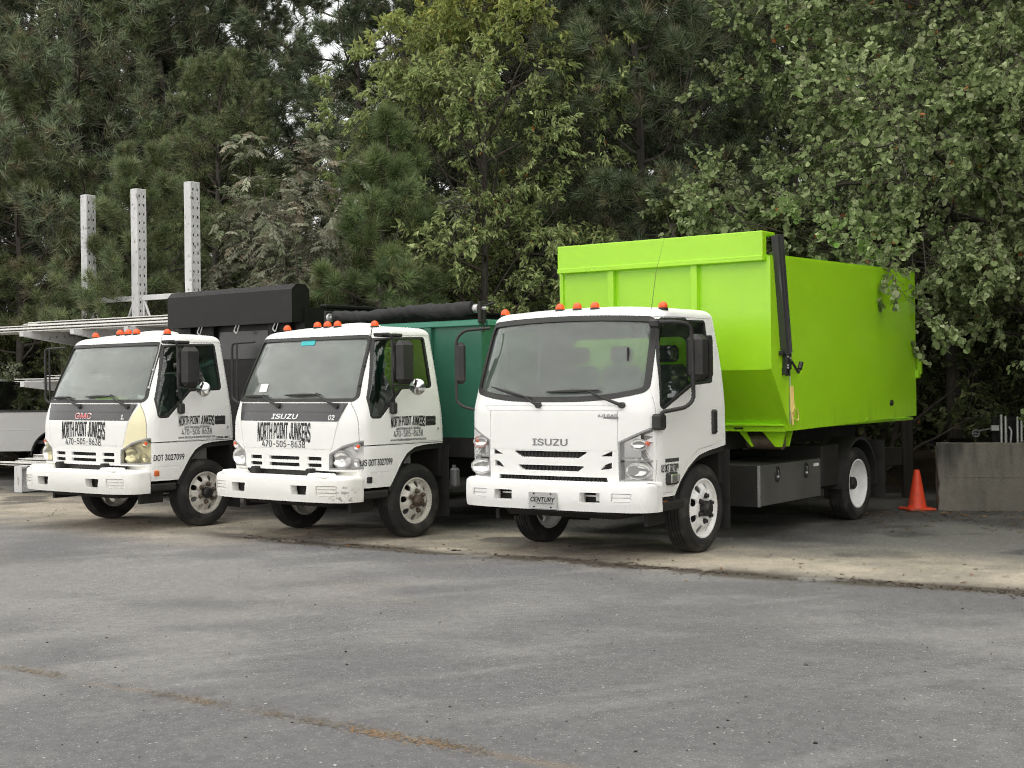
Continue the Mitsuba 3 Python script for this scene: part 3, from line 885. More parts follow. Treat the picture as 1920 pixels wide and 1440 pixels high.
def ws_patch(C, x0, x1, z0, z1, off=.005):
    g = np.array([(x, z) for z in np.linspace(z0, z1, 3) for x in np.linspace(x0, x1, 5)])
    v = np.stack([g[:, 0], C.front(g[:, 0], g[:, 1]) + off, g[:, 1]], 1)
    f = []
    for j in range(2):
        for i in range(4):
            a = j * 5 + i
            f += [[a, a + 1, a + 6], [a, a + 6, a + 5]]
    return trimesh.Trimesh(v, f, process=False)


obj(t2, 'windscreen_sticker', ws_patch(C2, -.10, .11, 1.975, 2.025), 'teal_print', True, 'teal strip sticker at the top of the windscreen')
obj(t2, 'windscreen_sticker', ws_patch(C2, -.53, -.40, 1.50, 1.585), 'paper_white', True, 'small white sticker low on the windscreen')
body = numbered(t2 + '__dump_body')
G = 1.17
w = [box(-G, G, .75, .79, 1.0, 2.17)]
for s in (1, -1):
    w.append(box(s * G - .02, s * G + .02, .75, 5.0, 1.0, 2.17))
    w += [box(s * (G + .03) - .035, s * (G + .03) + .035, y - .05, y + .05, 1.0, 2.17) for y in np.arange(1.2, 5.0, .75)]
w += [box(-G, G, .75, 5.0, .95, 1.0), box(-G, G, 4.96, 5.0, 1.0, 2.1)]
obj(body, 'wall', cat(w), 'green_paint', False)
obj(body, 'top_rail', cat([box(-G - .03, G + .03, .70, .82, 2.17, 2.235, .008)] + [box(s * G - .06, s * G + .06, .82, 5.0, 2.17, 2.235, .008) for s in (1, -1)]), 'green_rim', False)
for x in (-.4, .45):
    obj(body, 'stiffener', box(x - .05, x + .05, .70, .748, 1.0, 2.168, .006), 'green_paint', False)
obj(body, 'subframe', cat([box(s * .42 - .05, s * .42 + .05, .8, 5.0, .76, .95) for s in (1, -1)] + [box(-G + .05, G - .05, .72, .80, .78, .99)]), 'dark_frame', False)
rng = np.random.default_rng(5)
n = 44
xs = np.linspace(-1.02, 1.10, n)
tp = np.stack([xs, .72 + .012 * np.sin(xs * 17), 2.345 + .012 * np.sin(xs * 5 + 1) + .012 * (xs > .2)], 1)
tr = .062 + .010 * np.sin(xs * 34 + 2 * np.sin(xs * 9)) + .018 * np.clip((xs - .1) / .6, 0, 1)
tl = tube(tp, tr, 18)
V = tl.vertices
V += (meshkit.noise(V * [60, 25, 25], 2)[:, None] - .5) * .018
obj(body, 'tarp_roll', tl, 'tarp', 40)
obj(body, 'tarp_axle', cat([tube([(-1.17, .72, 2.34), (1.30, .72, 2.35)], .022), moved(lathe([(0, 0), (0, .05), (.03, .05), (.03, 0)], n=20), -1.12, .72, 2.34), moved(lathe([(0, 0), (0, .045), (.06, .045), (.06, 0)], n=20), 1.13, .72, 2.35)]), 'galvanised')
obj(body, 'tarp_bracket', box(-1.17, -1.13, .68, .78, 2.20, 2.42, .006), 'dark_frame', False)
obj(body, 'tarp_bracket', cat([box(1.20, 1.24, .68, .78, 2.20, 2.42, .006)] + [tube([(1.22, .72, 2.36), (1.42, .70, 2.40)], .014), tube([(1.25, .72, 2.34), (1.23, .74, 2.1)], .012)]), 'dark_frame', False)
obj(t2, 'coolant_bottle', cat([box(.93, 1.02, .50, .59, .48, .68, .02), tube([(.97, .54, .68), (.97, .54, .71)], .02)]), 'letter_grey')

C, P = B_CAB
t3 = thing('dump_truck', 'white cab-over truck with bright lime green high-sided dump body, dealer plate on its bumper', 'dump truck', 'white cab-over dump trucks parked side by side', frame_of(3))
d3, b3, B3 = common_cab(t3, False, P, C, 'white_new', 'white_new', False)
obj(t3, 'lettering', C.on_front('ISUZU', .058, .0, 1.035, .375, True), 'letter_silver', False)
obj(t3, 'badge', cat([box(.49, .69, float(C.front(.6, 1.26)) - .006, float(C.front(.6, 1.26)) + .03, 1.243, 1.262, .003), C.on_front('6.0 GAS', .024, .59, 1.272, .18, True, None, .006)]), 'letter_silver', False, 'small grey engine badge')
bd = obj(t3, 'model_badge', box(.97, C.side(-.68, .87) + .006, -.80, -.565, .862, .895, .003), 'charcoal_panel', False)
obj(bd, 'lettering', C.on_side('NPR-HD', .018, -.68, .879, .10, True, None, .0075), 'letter_silver', False)
obj(t3, 'dot_number', C.on_side('US DOT 3027099', .066, -.715, .812, .29, False), 'letter_black', False)
# a plain dealer plate hung flat on the bumper
PX, PY = -.005, float(B3.yf(.52)) - .012
obj(b3, 'dealer_plate', cat([box(PX - .15, PX + .15, PY - .004, PY + .001, .455, .60, .0015), box(PX - .15, PX + .15, PY - .010, PY - .004, .455, .463, .002)]), 'plate_grey', False)


def on_plate(text, h, x, z, w_, bold, warp=None):
    v, f = lettering(text, h, w_, bold, warp)
    return trimesh.Trimesh(np.stack([v[:, 0] + x, PY - .0045 - v[:, 2], v[:, 1] + z], 1), f, process=False)


obj(b3, 'plate_lettering', on_plate('CENTURY', .040, PX, .536, .255, True, lambda v: shear(v)), 'letter_black', False)
obj(b3, 'plate_small_lettering', on_plate('TRUCKS\u25cfVANS', .012, PX + .02, .502, .19, True), 'letter_grey', False)
obj(b3, 'plate_bolts', cat([moved(trimesh.creation.cylinder(.007, .012, sections=12), PX + x, PY - .006, z, rot=(np.pi / 2, [1, 0, 0])) for x in (-.09, .09) for z in (.588, .470)]), 'dark_frame')
obj(b3, 'tow_tag', box(.46, .52, -1.075, -1.06, .528, .602, .004), 'letter_white')
obj(d3, 'door_handle', box(.985, 1.02, .055, .155, 1.075, 1.30, .025), 'black_plastic')
obj(d3, 'door_decal', box(C.side(.25, 1.12) - .002, C.side(.25, 1.12) + .002, .225, .265, 1.06, 1.14), 'bumper_white', False)
obj(t3, 'side_lamp', box(.96, 1.035, -.79, -.605, .665, .775, .02), 'black_plastic')
obj(t3, 'side_lamp_lens', cat([box(1.02, 1.042, -.765, -.66, .682, .758, .008), box(1.02, 1.04, -.65, -.615, .69, .76, .006)]), 'reflector')
obj(t3, 'side_marker', box(.93, .965, -.82, -.70, .50, .525, .004), 'amber_lens')
for s in (1, -1):
    obj(t3, 'valance', box(s * .83 - .125, s * .83 + .125, -.93, -.55, .46, .56, .01), 'black_plastic')
for x in (-.86, -.19, 0, .19, .86):
    y = -.62 if abs(x) < .5 else -.56
    marker(t3, C, x, y, roof_z(P, x, y) + .022)
m = numbered(t3 + '__mirror')
obj(m, 'mirror_housing', cat([box(1.09, 1.25, -.62, -.42, 1.57, 1.97, .05), trimesh.convex.convex_hull(np.array([(x, y, z) for x in (1.10, 1.25) for y in (-.44, -.40) for z in (1.58, 1.96)] + [(1.17, -.30, 1.66), (1.17, -.30, 1.88), (1.22, -.32, 1.62), (1.22, -.32, 1.92)]))]), 'black_plastic')
obj(m, 'mirror_arm', cat([tube(arc_path([(.95, -.86, 2.07), (1.10, -.80, 2.075), (1.19, -.66, 2.05), (1.19, -.63, 1.40), (1.15, -.70, 1.335), (1.03, -.90, 1.30), (1.01, -.90, 1.24)], .07), .018, 10), tube([(.93, -.72, 2.10), (.93, -.3, 2.11)], .02)]), 'black_plastic')
obj(m, 'arm_foot', box(.955, 1.04, -.965, -.83, 1.145, 1.285, .02), 'black_plastic')
obj(m, 'arm_foot', box(.90, .99, -.90, -.78, 2.02, 2.10, .02), 'black_plastic')
m = numbered(t3 + '__mirror')
obj(m, 'mirror_housing', box(-1.13, -1.03, -1.03, -.93, 1.56, 1.95, .035), 'black_plastic')
obj(m, 'mirror_arm', cat([tube(arc_path([(-.83, -.84, 2.08), (-1.04, -.98, 2.06), (-1.10, -1.02, 1.98), (-1.10, -1.02, 1.40), (-1.04, -1.0, 1.345), (-.95, -.95, 1.32)], .07), .014, 8)]), 'black_plastic')
wiper(t3, C, (-.12, 1.362), (-.25, 1.43), (-.70, 1.53), (-.24, 1.43))
wiper(t3, C, (.72, 1.362), (.40, 1.485), (-.05, 1.480), (.49, 1.492))
obj(t3, 'pillar_vent', cat([box(C.side(-.90, z) - .004, C.side(-.90, z) + .006, -.915, -.885, z - .06, z + .06, .004) for z in (1.80,)]), 'black_plastic')
obj(t3, 'aerial', tube([(.80, -.66, 2.20), (.82, -.60, 2.55), (.86, -.5, 2.86)], [.003, .0015, .0008], 5), 'black_plastic')
WB = 3.47
for x, s in ((.95, 1), (-.95, -1)):
    put_wheel(t3, KIT_B, x, 0, .402, 'rim_white', 'nut_black', s, .15)
for x, s in ((1.04, 1), (-1.04, -1)):
    put_wheel(t3, KIT_BR, x, WB, .402, 'rim_white', 'nut_black', s, 0, nuts=False)
    obj(t3, 'fender', prism('X', Polygon([(WB + (.47 + q) * math.cos(a), .42 + (.47 + q) * math.sin(a)) for q, aa in ((.03, np.linspace(-.1, np.pi + .1, 20)), (0, np.linspace(np.pi + .1, -.1, 20))) for a in aa]), s * .92 - .14, s * .92 + .14), 'black_plastic', 25)
    obj(t3, 'mud_flap', box(s * .9 - .2, s * .9 + .2, WB + .62, WB + .632, .2, .86), 'black_plastic', False)
chassis(t3, 4.9, False)
obj(t3, 'chassis_side_box', cat([box(.35, 1.0, 2.55, 3.0, .42, .86, .01), box(-1.0, -.35, .8, 2.4, .35, .75, .01)]), 'dark_frame', False)
tb = numbered(t3 + '__toolbox')
obj(tb, 'case', box(.45, .985, 1.04, 2.52, .325, .735, .006), 'dark_frame', False)
obj(tb, 'lid', box(.985, 1.0, 1.05, 2.51, .335, .728, .004), 'toolbox_face', False)
obj(tb, 'edge_trim', box(.98, 1.004, 1.034, 1.049, .33, .73), 'galvanised', False)
for y in (1.44, 2.13):
    lt = lathe([(0, 0), (0, .06), (.008, .058), (.008, .045), (-.002, .04), (-.002, 0)], n=24)
    lt.vertices[:, 2] *= 1.35
    obj(tb, 'latch', cat([moved(lt, 1.0, y, .625), tube([(1.008, y, .655), (1.014, y, .585)], .009, 8)]), 'nut_black')
    obj(tb, 'latch_key', cat([tube([(1.012, y, .665), (1.014, y + .004, .61)], .006, 6), moved(trimesh.creation.icosphere(1, .016), 1.01, y, .60)]), 'galvanised')
obj(tb, 'maker_sticker', box(1.0, 1.002, 2.33, 2.46, .655, .685), 'paper_white', False)
# lime green high-sided body
body = numbered(t3 + '__dump_body')
L, YF, YR = 1.185, .90, 4.86
side = lambda y, z: z + (y - YF) * .016
sidep = Polygon([(YF, 1.67), (1.28, 1.125), (1.30, side(1.3, 1.055)), (YR, side(YR, 1.055)), (YR, side(YR, 2.745)), (YF, 2.745)])
for s in (1, -1):
    obj(body, 'side_panel', prism('X', sidep, s * L - .02, s * L + .02), 'lime_paint', False)
    obj(body, 'top_rail', trimesh.convex.convex_hull(np.array([(s * L + dx, y, side(y, 2.745) + dz) for dx in (-.05, .012) for y in (YF + .12, YR + .02) for dz in (-.03, .02)])), 'lime_paint', False)
obj(body, 'front_panel', box(-L + .02, L - .02, YF + .02, YF + .05, 1.66, 2.76), 'lime_paint', False)
slope = prism('X', Polygon([(YF + .02, 1.67), (YF + .05, 1.67), (1.31, 1.13), (1.28, 1.13)]), -L + .02, L - .02)
obj(body, 'sloped_panel', slope, 'lime_paint', False)
obj(body, 'front_sill', cat([box(-L + .022, L - .022, 1.27, 1.33, 1.055, 1.125), box(-L + .022, L - .022, 1.235, 1.30, 1.112, 1.126)]), 'lime_paint', False)
obj(body, 'sill_slot', box(.62, .72, 1.262, 1.272, 1.075, 1.092), 'dark_frame', False)
obj(body, 'headboard', cat([box(-L - .005, L - .03, YF - .06, YF + .03, 2.705, 2.985, .006), box(-L - .005, L - .03, YF - .072, YF - .05, 2.70, 2.752, .006), box(-L, L - .03, YF + .03, YF + .22, 2.955, 2.985, .004)]), 'lime_paint', False)
for x in (-.56, .40):
    obj(body, 'stiffener', box(x - .035, x + .035, YF - .035, YF + .02, 1.70, 2.71, .004), 'lime_paint', False)
obj(body, 'floor', box(-L + .02, L - .02, 1.3, YR, 1.07, 1.10), 'lime_paint', False)
obj(body, 'tail_gate', box(-L + .02, L - .02, YR - .04, YR, 1.12, 2.80), 'lime_paint', False)
obj(body, 'gate_hinge', cat([box(L - .01, L + .05, YR - .01, YR + .09, 1.56, 1.66, .01), box(L + .0, L + .06, YR + .05, YR + .12, 1.60, 1.82, .012)]), 'lime_paint', False)
obj(body, 'drain_plug', moved(lathe([(0, 0), (0, .035), (.02, .033), (.024, .024), (.024, 0)], n=20), L + .02, 4.03, 1.285), 'nut_black')
obj(body, 'side_tab', box(L + .018, L + .03, 3.28, 3.33, 1.105, 1.13, .003), 'lime_paint', False)
br = Polygon([(.88, 1.055), (1.13, 1.055), (1.09, .90), (1.02, .90)])
obj(body, 'hoist_bracket', cat([prism('Y', br, 1.36, 1.38), prism('Y', br, 1.52, 1.54), prism('Y', Polygon([(.62, 1.055), (.70, 1.055), (.78, .90), (.76, .90)]), 1.36, 1.38)]), 'lime_paint', False)
obj(body, 'hoist_roller', moved(trimesh.creation.cylinder(.075, .36, sections=28), .88, 1.45, .945, rot=(np.pi / 2, [0, 1, 0])), 'rust_steel')
obj(body, 'under_rail', cat([box(s * .42 - .06, s * .42 + .06, 1.3, YR - .1, .86, 1.06) for s in (1, -1)]), 'dark_frame', False)
# black crank arm of the tarp, leaning on the near front corner
a0, a1 = np.array([L + .05, 1.00, 2.95]), np.array([L + .05, 1.175, 1.82])
u = (a1 - a0) / np.linalg.norm(a1 - a0)
vv = np.cross(u, [1, 0, 0])
pts = [a + sx * np.array([.035, 0, 0]) + sy * vv * .065 for a in (a0, a1) for sx in (1, -1) for sy in (1, -1)]
obj(body, 'tarp_arm', cat([trimesh.convex.convex_hull(np.array(pts)), tube([a0 + [.04, -.03, 0], a1 + [.04, -.03, 0]], .012, 6)]), 'gloss_black', False)
obj(body, 'arm_bracket', cat([box(L + .02, L + .07, 1.14, 1.26, 1.66, 1.84, .008), box(L + .02, L + .06, 1.06, 1.12, 1.80, 1.84, .004), box(L + .02, L + .065, 1.13, 1.17, 1.61, 1.68, .004), box(L + .02, L + .065, 1.21, 1.235, 1.60, 1.68, .004)]), 'nut_black', False)
obj(body, 'bracket_bolts', cat([moved(trimesh.creation.icosphere(1, .011), L + .072, y, z) for y, z in ((1.16, 1.82), (1.16, 1.785), (1.22, 1.77), (1.16, 1.70), (1.16, 1.675), (1.24, 1.825))]), 'galvanised')
obj(body, 'crank', cat([tube([(L + .07, 1.25, 1.74), (L + .09, 1.36, 1.63)], .012), tube([(L + .09, 1.36, 1.63), (L + .09, 1.42, 1.70)], .012), tube([(L + .09, 1.39, 1.665), (L + .09, 1.43, 1.73)], .024)]), 'nut_black')
ry, rz = 1.31, 1.50
rp = []
for k in range(5):
    rp.append(tube(arc_path([(L + .035, ry - .02 + .013 * k, rz), (L + .04, ry - .018 + .014 * k, rz - .22), (L + .036, ry + .008 * k, rz - .30)], .05), .010, 6))
rp += [tube(arc_path([(L + .045, ry + .05, rz - .20), (L + .05, ry - .03, rz - .25), (L + .045, ry + .04, rz - .28)], .04), .009, 6), tube(arc_path([(L + .04, ry + .03, rz - .22), (L + .04, ry + .15, rz - .24), (L + .04, ry + .15, rz - .35), (L + .04, ry + .05, rz - .32)], .06), .006, 6), tube([(L + .04, ry, rz - .28), (L + .04, ry + .02, rz - .38)], .012, 6)]
solo('rope', cat(rp), 'rope_yellow', 'bundle of yellow rope hanging from the crank on the lime green truck body', 'rope', tw=frame_of(3))
obj(body, 'rope_chain', tube([(L + .03, ry - .02, 1.64), (L + .032, ry - .02, 1.49), (L + .03, ry - .02, 1.13)], .006, 5), 'galvanised')

# ------------------------------------------------------------------ ground
def edge_y(x):
    return 12.42 - 0.685 * x + 0.012 * x * x


def ground_col(p, n, uv):
    x, y = p.x, p.y
    s = (y - edge_y(x)) * 0.82
    big = fbm(x * 0.35 + 7, y * 0.5, 0, 4)
    med = fbm(x * 1.5, y * 2.1 + 3, 0, 4)
    fine = fbm(x * 24, y * 24, 0, 3)
    c1, c2, w = mikit.voronoi(x * 85, y * 85)
    # worn asphalt: bluish grey binder, paler where the stone shows, broad mottling left by traffic
    a = mix((0.104, 0.1025, 0.104), (0.164, 0.160, 0.156), sm(0.36, 0.64, big * 0.55 + med * 0.45))
    streak = fbm(x * 0.55 + y * 0.4, y * 3.4 - x * 1.8, 0, 4)
    a = mix(a, (0.20, 0.196, 0.19), sm(0.54, 0.80, streak) * 0.35)
    a = mix(a, (0.21, 0.19, 0.16), sm(0.50, 0.8, fbm(x * 0.8 + 31, y * 1.2, 0, 4)) * 0.45 * sm(-4.5, -0.3, s))
    # the parking strip beyond the edge: older, dusted with tan sand near the edge, colour darkened with oil and painted shade where trucks stand
    wob = s + 0.9 * (fbm(x * 0.7, y * 0.7, 5, 4) - 0.5)
    sand = sm(-0.2, 0.35, s + 0.5 * (fbm(x * 2.6, y * 2.6, 3, 4) - 0.5)) * (1 - sm(0.8, 2.2, wob))
    left = 1 - sm(-4.2, -2.2, x)
    sand = dr.maximum(sand, left * sm(-1.3, 0.1, wob) * (1 - sm(1.2, 3.0, wob)) * 0.9)
    old = mix((0.048, 0.047, 0.045), (0.11, 0.106, 0.098), sm(0.3, 0.7, fbm(x * 1.1 + 3, y * 1.1, 0, 4)))
    g = mix(a, old, sm(-0.1, 0.3, s))
    tan = mix((0.40, 0.35, 0.27), (0.27, 0.242, 0.20), fbm(x * 2.2, y * 3.1, 0, 4))
    g = mix(g, tan, sand * (0.55 + 0.45 * sm(0.3, 0.6, med)))
    oil = sm(0.60, 0.72, fbm(x * 1.3 + 11, y * 1.3 + 5, 0, 3)) * sm(0.5, 1.2, s)
    g = mix(g, (0.035, 0.033, 0.032), oil * 0.7)
    damp = sm(0.56, 0.66, fbm(x * 0.9 + 2, y * 1.6, 9, 4)) * sm(1.4, 2.2, s) * sm(0.5, 2.0, x)
    g = mix(g, (0.05, 0.049, 0.048), damp * 0.75)
    # rotted debris lying along the edge of the overlay
    wgt = sm(-4.2, -1.6, x)
    e1 = dr.exp(-dr.square((s + 0.03 + 0.3 * (med - 0.5)) / 0.15)) * sm(0.28, 0.52, fbm(x * 3.5, y * 3.5, 2, 4))
    g = mix(g, (0.055, 0.045, 0.034), dr.clip(e1 * 1.4 * wgt, 0, 0.95))
    # seam with old pine straw, nearer the camera
    t = (y - (5.78 - 0.705 * x)) * 0.82
    e2 = dr.exp(-dr.square((t + 0.06 * (med - 0.5)) / 0.045)) * sm(0.35, 0.6, fbm(x * 5, y * 5, 8, 3))
    g = mix(g, (0.17, 0.125, 0.075), dr.clip(e2 * 0.42, 0, 0.5))
    # grit: pale and dark chips of stone
    chip = (1 - sm(0.18, 0.42, c1))
    g = g * (0.80 + 0.40 * fine)
    g = mix(g, (0.42, 0.41, 0.40), chip * sm(0.82, 0.95, w) * 0.38)
    g = mix(g, (0.05, 0.05, 0.052), chip * (1 - sm(0.08, 0.20, w)) * 0.7)
    d1, d2, w2 = mikit.voronoi(x * 22 + 4, y * 22)
    g = mix(g, (0.50, 0.49, 0.47), (1 - sm(0.10, 0.2, d1)) * sm(0.96, 0.985, w2) * 0.45)
    return g


def ground_bump(p, n, uv):
    c1, c2, w = mikit.voronoi(p.x * 85, p.y * 85)
    return fbm(p.x * 9, p.y * 9, 0, 2) * 1.2 + (1 - c1) * 0.8 + fbm(p.x * 55, p.y * 55, 0, 2)


mat('asphalt', ground_col, lambda p, n, uv: 0.62 + 0.3 * fbm(p.x * 3, p.y * 3, 0, 2), bump=ground_bump, bscale=0.0035, specular=0.35)
gx = np.array([-400, -60, -20, 0, 20, 60, 400.0])
gy = np.array([-400, -40, 0, 10, 20, 60, 400.0])
V = np.array([(x, y, 0) for y in gy for x in gx])
F = [[j * 7 + i, j * 7 + i + 1, (j + 1) * 7 + i + 1, (j + 1) * 7 + i] for j in range(6) for i in range(6)]
solo('ground', (V, F), 'asphalt', 'worn grey asphalt yard with a tan sandy parking strip', None, kind='structure')


def litter_col(p, n, uv):
    k = fbm(p.x * 2, p.y * 2, 0, 4)
    return mix((0.035, 0.026, 0.017), (0.10, 0.075, 0.045), k * noise(p.x * 25, p.y * 25) + 0.2 * k)


mat('leaf_litter', litter_col, 0.9, bump=lambda p, n, uv: fbm(p.x * 14, p.y * 14, 0, 3), bscale=0.02)
# the wooded bank behind the yard: rises gently away from it
gx, gy = np.linspace(-70, 70, 57), np.concatenate([np.linspace(0, 12, 13), np.linspace(14, 90, 20)])
V = []
for b in gy:
    for x in gx:
        y0 = 24.3 - 0.30 * x if x < 0 else 24.3 - 0.80 * x + 0.0 * x
        y0 = max(y0, 17.2)
        V.append((x, y0 + b, 0.004 + 0.05 * b * min(1, b / 6) + (0.25 * meshkit.noise(np.array([x * .4, b * .4, 0.0]), 3) - .1) * min(1, b / 3)))
nx = len(gx)
F = [[j * nx + i, j * nx + i + 1, (j + 1) * nx + i + 1, (j + 1) * nx + i] for j in range(len(gy) - 1) for i in range(nx - 1)]
solo('forest_floor', (np.array(V), F), 'leaf_litter', 'dark leaf litter under the trees behind the yard', None, kind='structure', smooth=True)

rng = np.random.default_rng(11)


def scatter_stones(pos, size, rng, squash=.6):
    base = trimesh.creation.icosphere(1, 1.0)
    n, m = len(pos), len(base.vertices)
    v = base.vertices[None] * (1 + .25 * rng.standard_normal((n, m, 1)))
    v = v * (size[:, None, None] * rng.uniform(.7, 1.3, (n, 1, 3))) * [1, 1, squash]
    a = rng.uniform(0, 6.28, n)
    c, s = np.cos(a)[:, None], np.sin(a)[:, None]
    v = np.stack([v[..., 0] * c - v[..., 1] * s, v[..., 0] * s + v[..., 1] * c, v[..., 2]], -1)
    v = v + pos[:, None]
    f = base.faces[None] + (np.arange(n) * m)[:, None, None]
    return v.reshape(-1, 3), f.reshape(-1, 3), m


# loose stones over the yard, small and uncountable
n = 520
d = 5.2 + 11 * rng.random(n) ** 1.3
px = rng.uniform(-.42, .42, n)
pos = np.stack([px * d, d, np.full(n, .003)], 1)
sz = rng.lognormal(-5.6, .38, n)
v, f, m = scatter_stones(pos, sz, rng)
shade = np.repeat(rng.choice([.05, .09, .2, .38, .45], n, p=[.34, .26, .2, .12, .08]), m)
scene['stone'] = {'type': 'twosided', 'bsdf': {'type': 'diffuse', 'reflectance': {'type': 'mesh_attribute', 'name': 'vertex_color'}}}
solo('gravel', (v, f), 'stone', 'loose grit and small stones strewn over the asphalt', None, kind='stuff', smooth=True, color=shade[:, None] * [1, .98, .95])
# crumbs of soil and bark along the edge of the overlay
n = 2600
x = rng.uniform(-2.8, 6.2, n)
off = rng.normal(0, .12, n) + .05 * np.sin(x * 3.1) + .04 * np.sin(x * 8)
keep = meshkit.noise(np.stack([x * 2.2, off * 9, x * 0], 1), 4) > .44
x, off = x[keep], off[keep]
pos = np.stack([x, edge_y(x) + off, np.full(len(x), .003)], 1)
v, f, m = scatter_stones(pos, rng.lognormal(-5.15, .42, len(x)), rng, .45)
shade = np.repeat(rng.uniform(.03, .11, len(x)), m)
solo('debris', (v, f), 'stone', 'dark crumbled soil and bark along the edge of the sandy strip', None, kind='stuff', smooth=True, color=shade[:, None] * [1.1, .92, .72])


def straw(n, xr, line, spread, seed, cols):
    r = np.random.default_rng(seed)
    x = r.uniform(*xr, n)
    o = r.normal(0, spread, n)
    keep = meshkit.noise(np.stack([x * 3, x * 0, x * 0], 1), seed) + .25 * r.random(n) > .45
    x, o = x[keep], o[keep]
    p = np.stack([x, line(x) + o, r.uniform(.003, .010, len(x))], 1)
    a = r.uniform(0, np.pi, len(x))
    L, w = r.uniform(.015, .055, len(x)), r.uniform(.0008, .0022, len(x))
    dvec = np.stack([np.cos(a), np.sin(a), r.normal(0, .08, len(x))], 1)
    nv = np.stack([-np.sin(a), np.cos(a), 0 * a], 1)
    v = np.stack([p - nv * w[:, None], p + nv * w[:, None], p + dvec * L[:, None] + nv * w[:, None] * .5], 1).reshape(-1, 3)
    c = np.repeat(np.array(cols)[r.integers(0, len(cols), len(x))] * r.uniform(.7, 1.2, (len(x), 1)), 3, 0)
    return v, np.arange(len(v)).reshape(-1, 3), c


v, f, c = straw(5200, (-4.2, 3), lambda x: 5.78 - .705 * x, .045, 3, [(.22, .17, .10), (.16, .11, .06), (.30, .25, .17), (.08, .06, .04)])
v2, f2, c2 = straw(800, (-.75, .9), lambda x: 5.74 - .705 * x, .035, 4, [(.42, .20, .06), (.35, .17, .06), (.45, .30, .14)])
solo('pine_straw', (np.vstack([v, v2]), np.vstack([f, f2 + len(v)])), 'stone', 'thin line of brown and orange pine straw caught in the asphalt seam', None, kind='stuff', smooth=True, color=np.vstack([c, c2]))

# dead leaves blown against the edge of the wood and under the trucks
n = 520
r_ = np.random.default_rng(8)
q = r_.random(n)
x = np.where(q < .78, r_.uniform(3.4, 7.5, n), r_.uniform(-6, 4, n))
y = np.where(q < .78, 16.3 - .25 * (x - 5) - np.abs(r_.normal(0, 1.0, n)), edge_y(x) + r_.normal(.5, .7, n))
a_, l_ = r_.uniform(0, 6.28, n), r_.uniform(.018, .042, n)
u_ = np.stack([np.cos(a_), np.sin(a_)], 1) * l_[:, None]
w_ = np.stack([-np.sin(a_), np.cos(a_)], 1) * l_[:, None] * .35
lift = r_.uniform(.004, .016, (n, 4))
P4 = np.stack([np.stack([x, y], 1) - u_, np.stack([x, y], 1) + w_, np.stack([x, y], 1) + u_, np.stack([x, y], 1) - w_], 1)
v = np.concatenate([P4, lift[..., None]], -1).reshape(-1, 3)
f = (np.array([[0, 1, 2], [0, 2, 3]])[None] + (np.arange(n) * 4)[:, None, None]).reshape(-1, 3)
c = np.array([(.14, .085, .04), (.20, .13, .06), (.09, .06, .035), (.24, .12, .05), (.12, .11, .05)])[r_.integers(0, 5, n)] * r_.uniform(.6, 1.2, (n, 1))
solo('fallen_leaves', (v, f), 'stone', 'dry brown leaves scattered along the sandy strip and by the wall', None, kind='stuff', smooth=False, color=np.repeat(c, 4, 0))

# ------------------------------------------------------------------ street furniture and things around the trucks
mat('cone_orange', lambda p, n, uv: mix(mix((0.78, 0.07, 0.02), (0.62, 0.055, 0.02), fbm(p.x * 9, p.y * 9, p.z * 9, 3)), (0.16, 0.09, 0.06), 0.5 * sm(0.5, 0.75, fbm(p.x * 16, p.y * 16, p.z * 10, 4)) * (1 - sm(0.02, 0.3, p.z)) + 0.35 * (1 - sm(0.0, 0.05, p.z))), 0.5)


def concrete(p, n, uv):
    a = fbm(p.x * 1.6, p.y * 1.6, p.z * 2.4, 4)
    st = fbm(p.x * 5, p.y * 5, p.z * 0.7, 4)
    c = mix((0.10, 0.092, 0.076), (0.205, 0.19, 0.16), a)
    c = mix(c, (0.03, 0.029, 0.026), sm(0.44, 0.72, st) * (0.35 + 0.6 * sm(0.2, 0.7, p.z)))
    return c * (0.85 + 0.3 * noise(p.x * 70, p.y * 70, p.z * 70))


mat('concrete', concrete, 0.85, bump=lambda p, n, uv: fbm(p.x * 18, p.y * 18, p.z * 18, 4), bscale=0.006)
wt = T().translate([5.0, 16.3, 0]).rotate([0, 0, 1], -11)
wk = thing('concrete_wall', 'low stained concrete wall beside the orange cone', 'wall', None, wt)
def gridded(L, W, H, step):
    """a long block whose faces are divided into a grid"""
    xs = np.linspace(0, L, int(L / step) + 1)
    ring = [(0, z) for z in np.linspace(0, H, 13)] + [(y, H) for y in np.linspace(0, W, 5)[1:]] + [(W, z) for z in np.linspace(H, 0, 9)[1:]]
    n = len(ring)
    V = np.array([(x, y, z) for x in xs for y, z in ring])
    F = [[i * n + k, i * n + k + 1, (i + 1) * n + k + 1, (i + 1) * n + k] for i in range(len(xs) - 1) for k in range(n - 1)]
    F = [[f[0], f[3], f[2], f[1]] for f in F]
    yy = np.linspace(0, W, 5)
    o = len(V)
    cap = np.array([(0, y, z) for y in yy for z in np.linspace(0, H, 13)])
    F += [[o + i * 13 + k, o + i * 13 + k + 1, o + (i + 1) * 13 + k + 1, o + (i + 1) * 13 + k] for i in range(4) for k in range(12)]
    F = np.array(F)
    return np.vstack([V, cap]), np.vstack([F[:, [0, 1, 2]], F[:, [0, 2, 3]]])


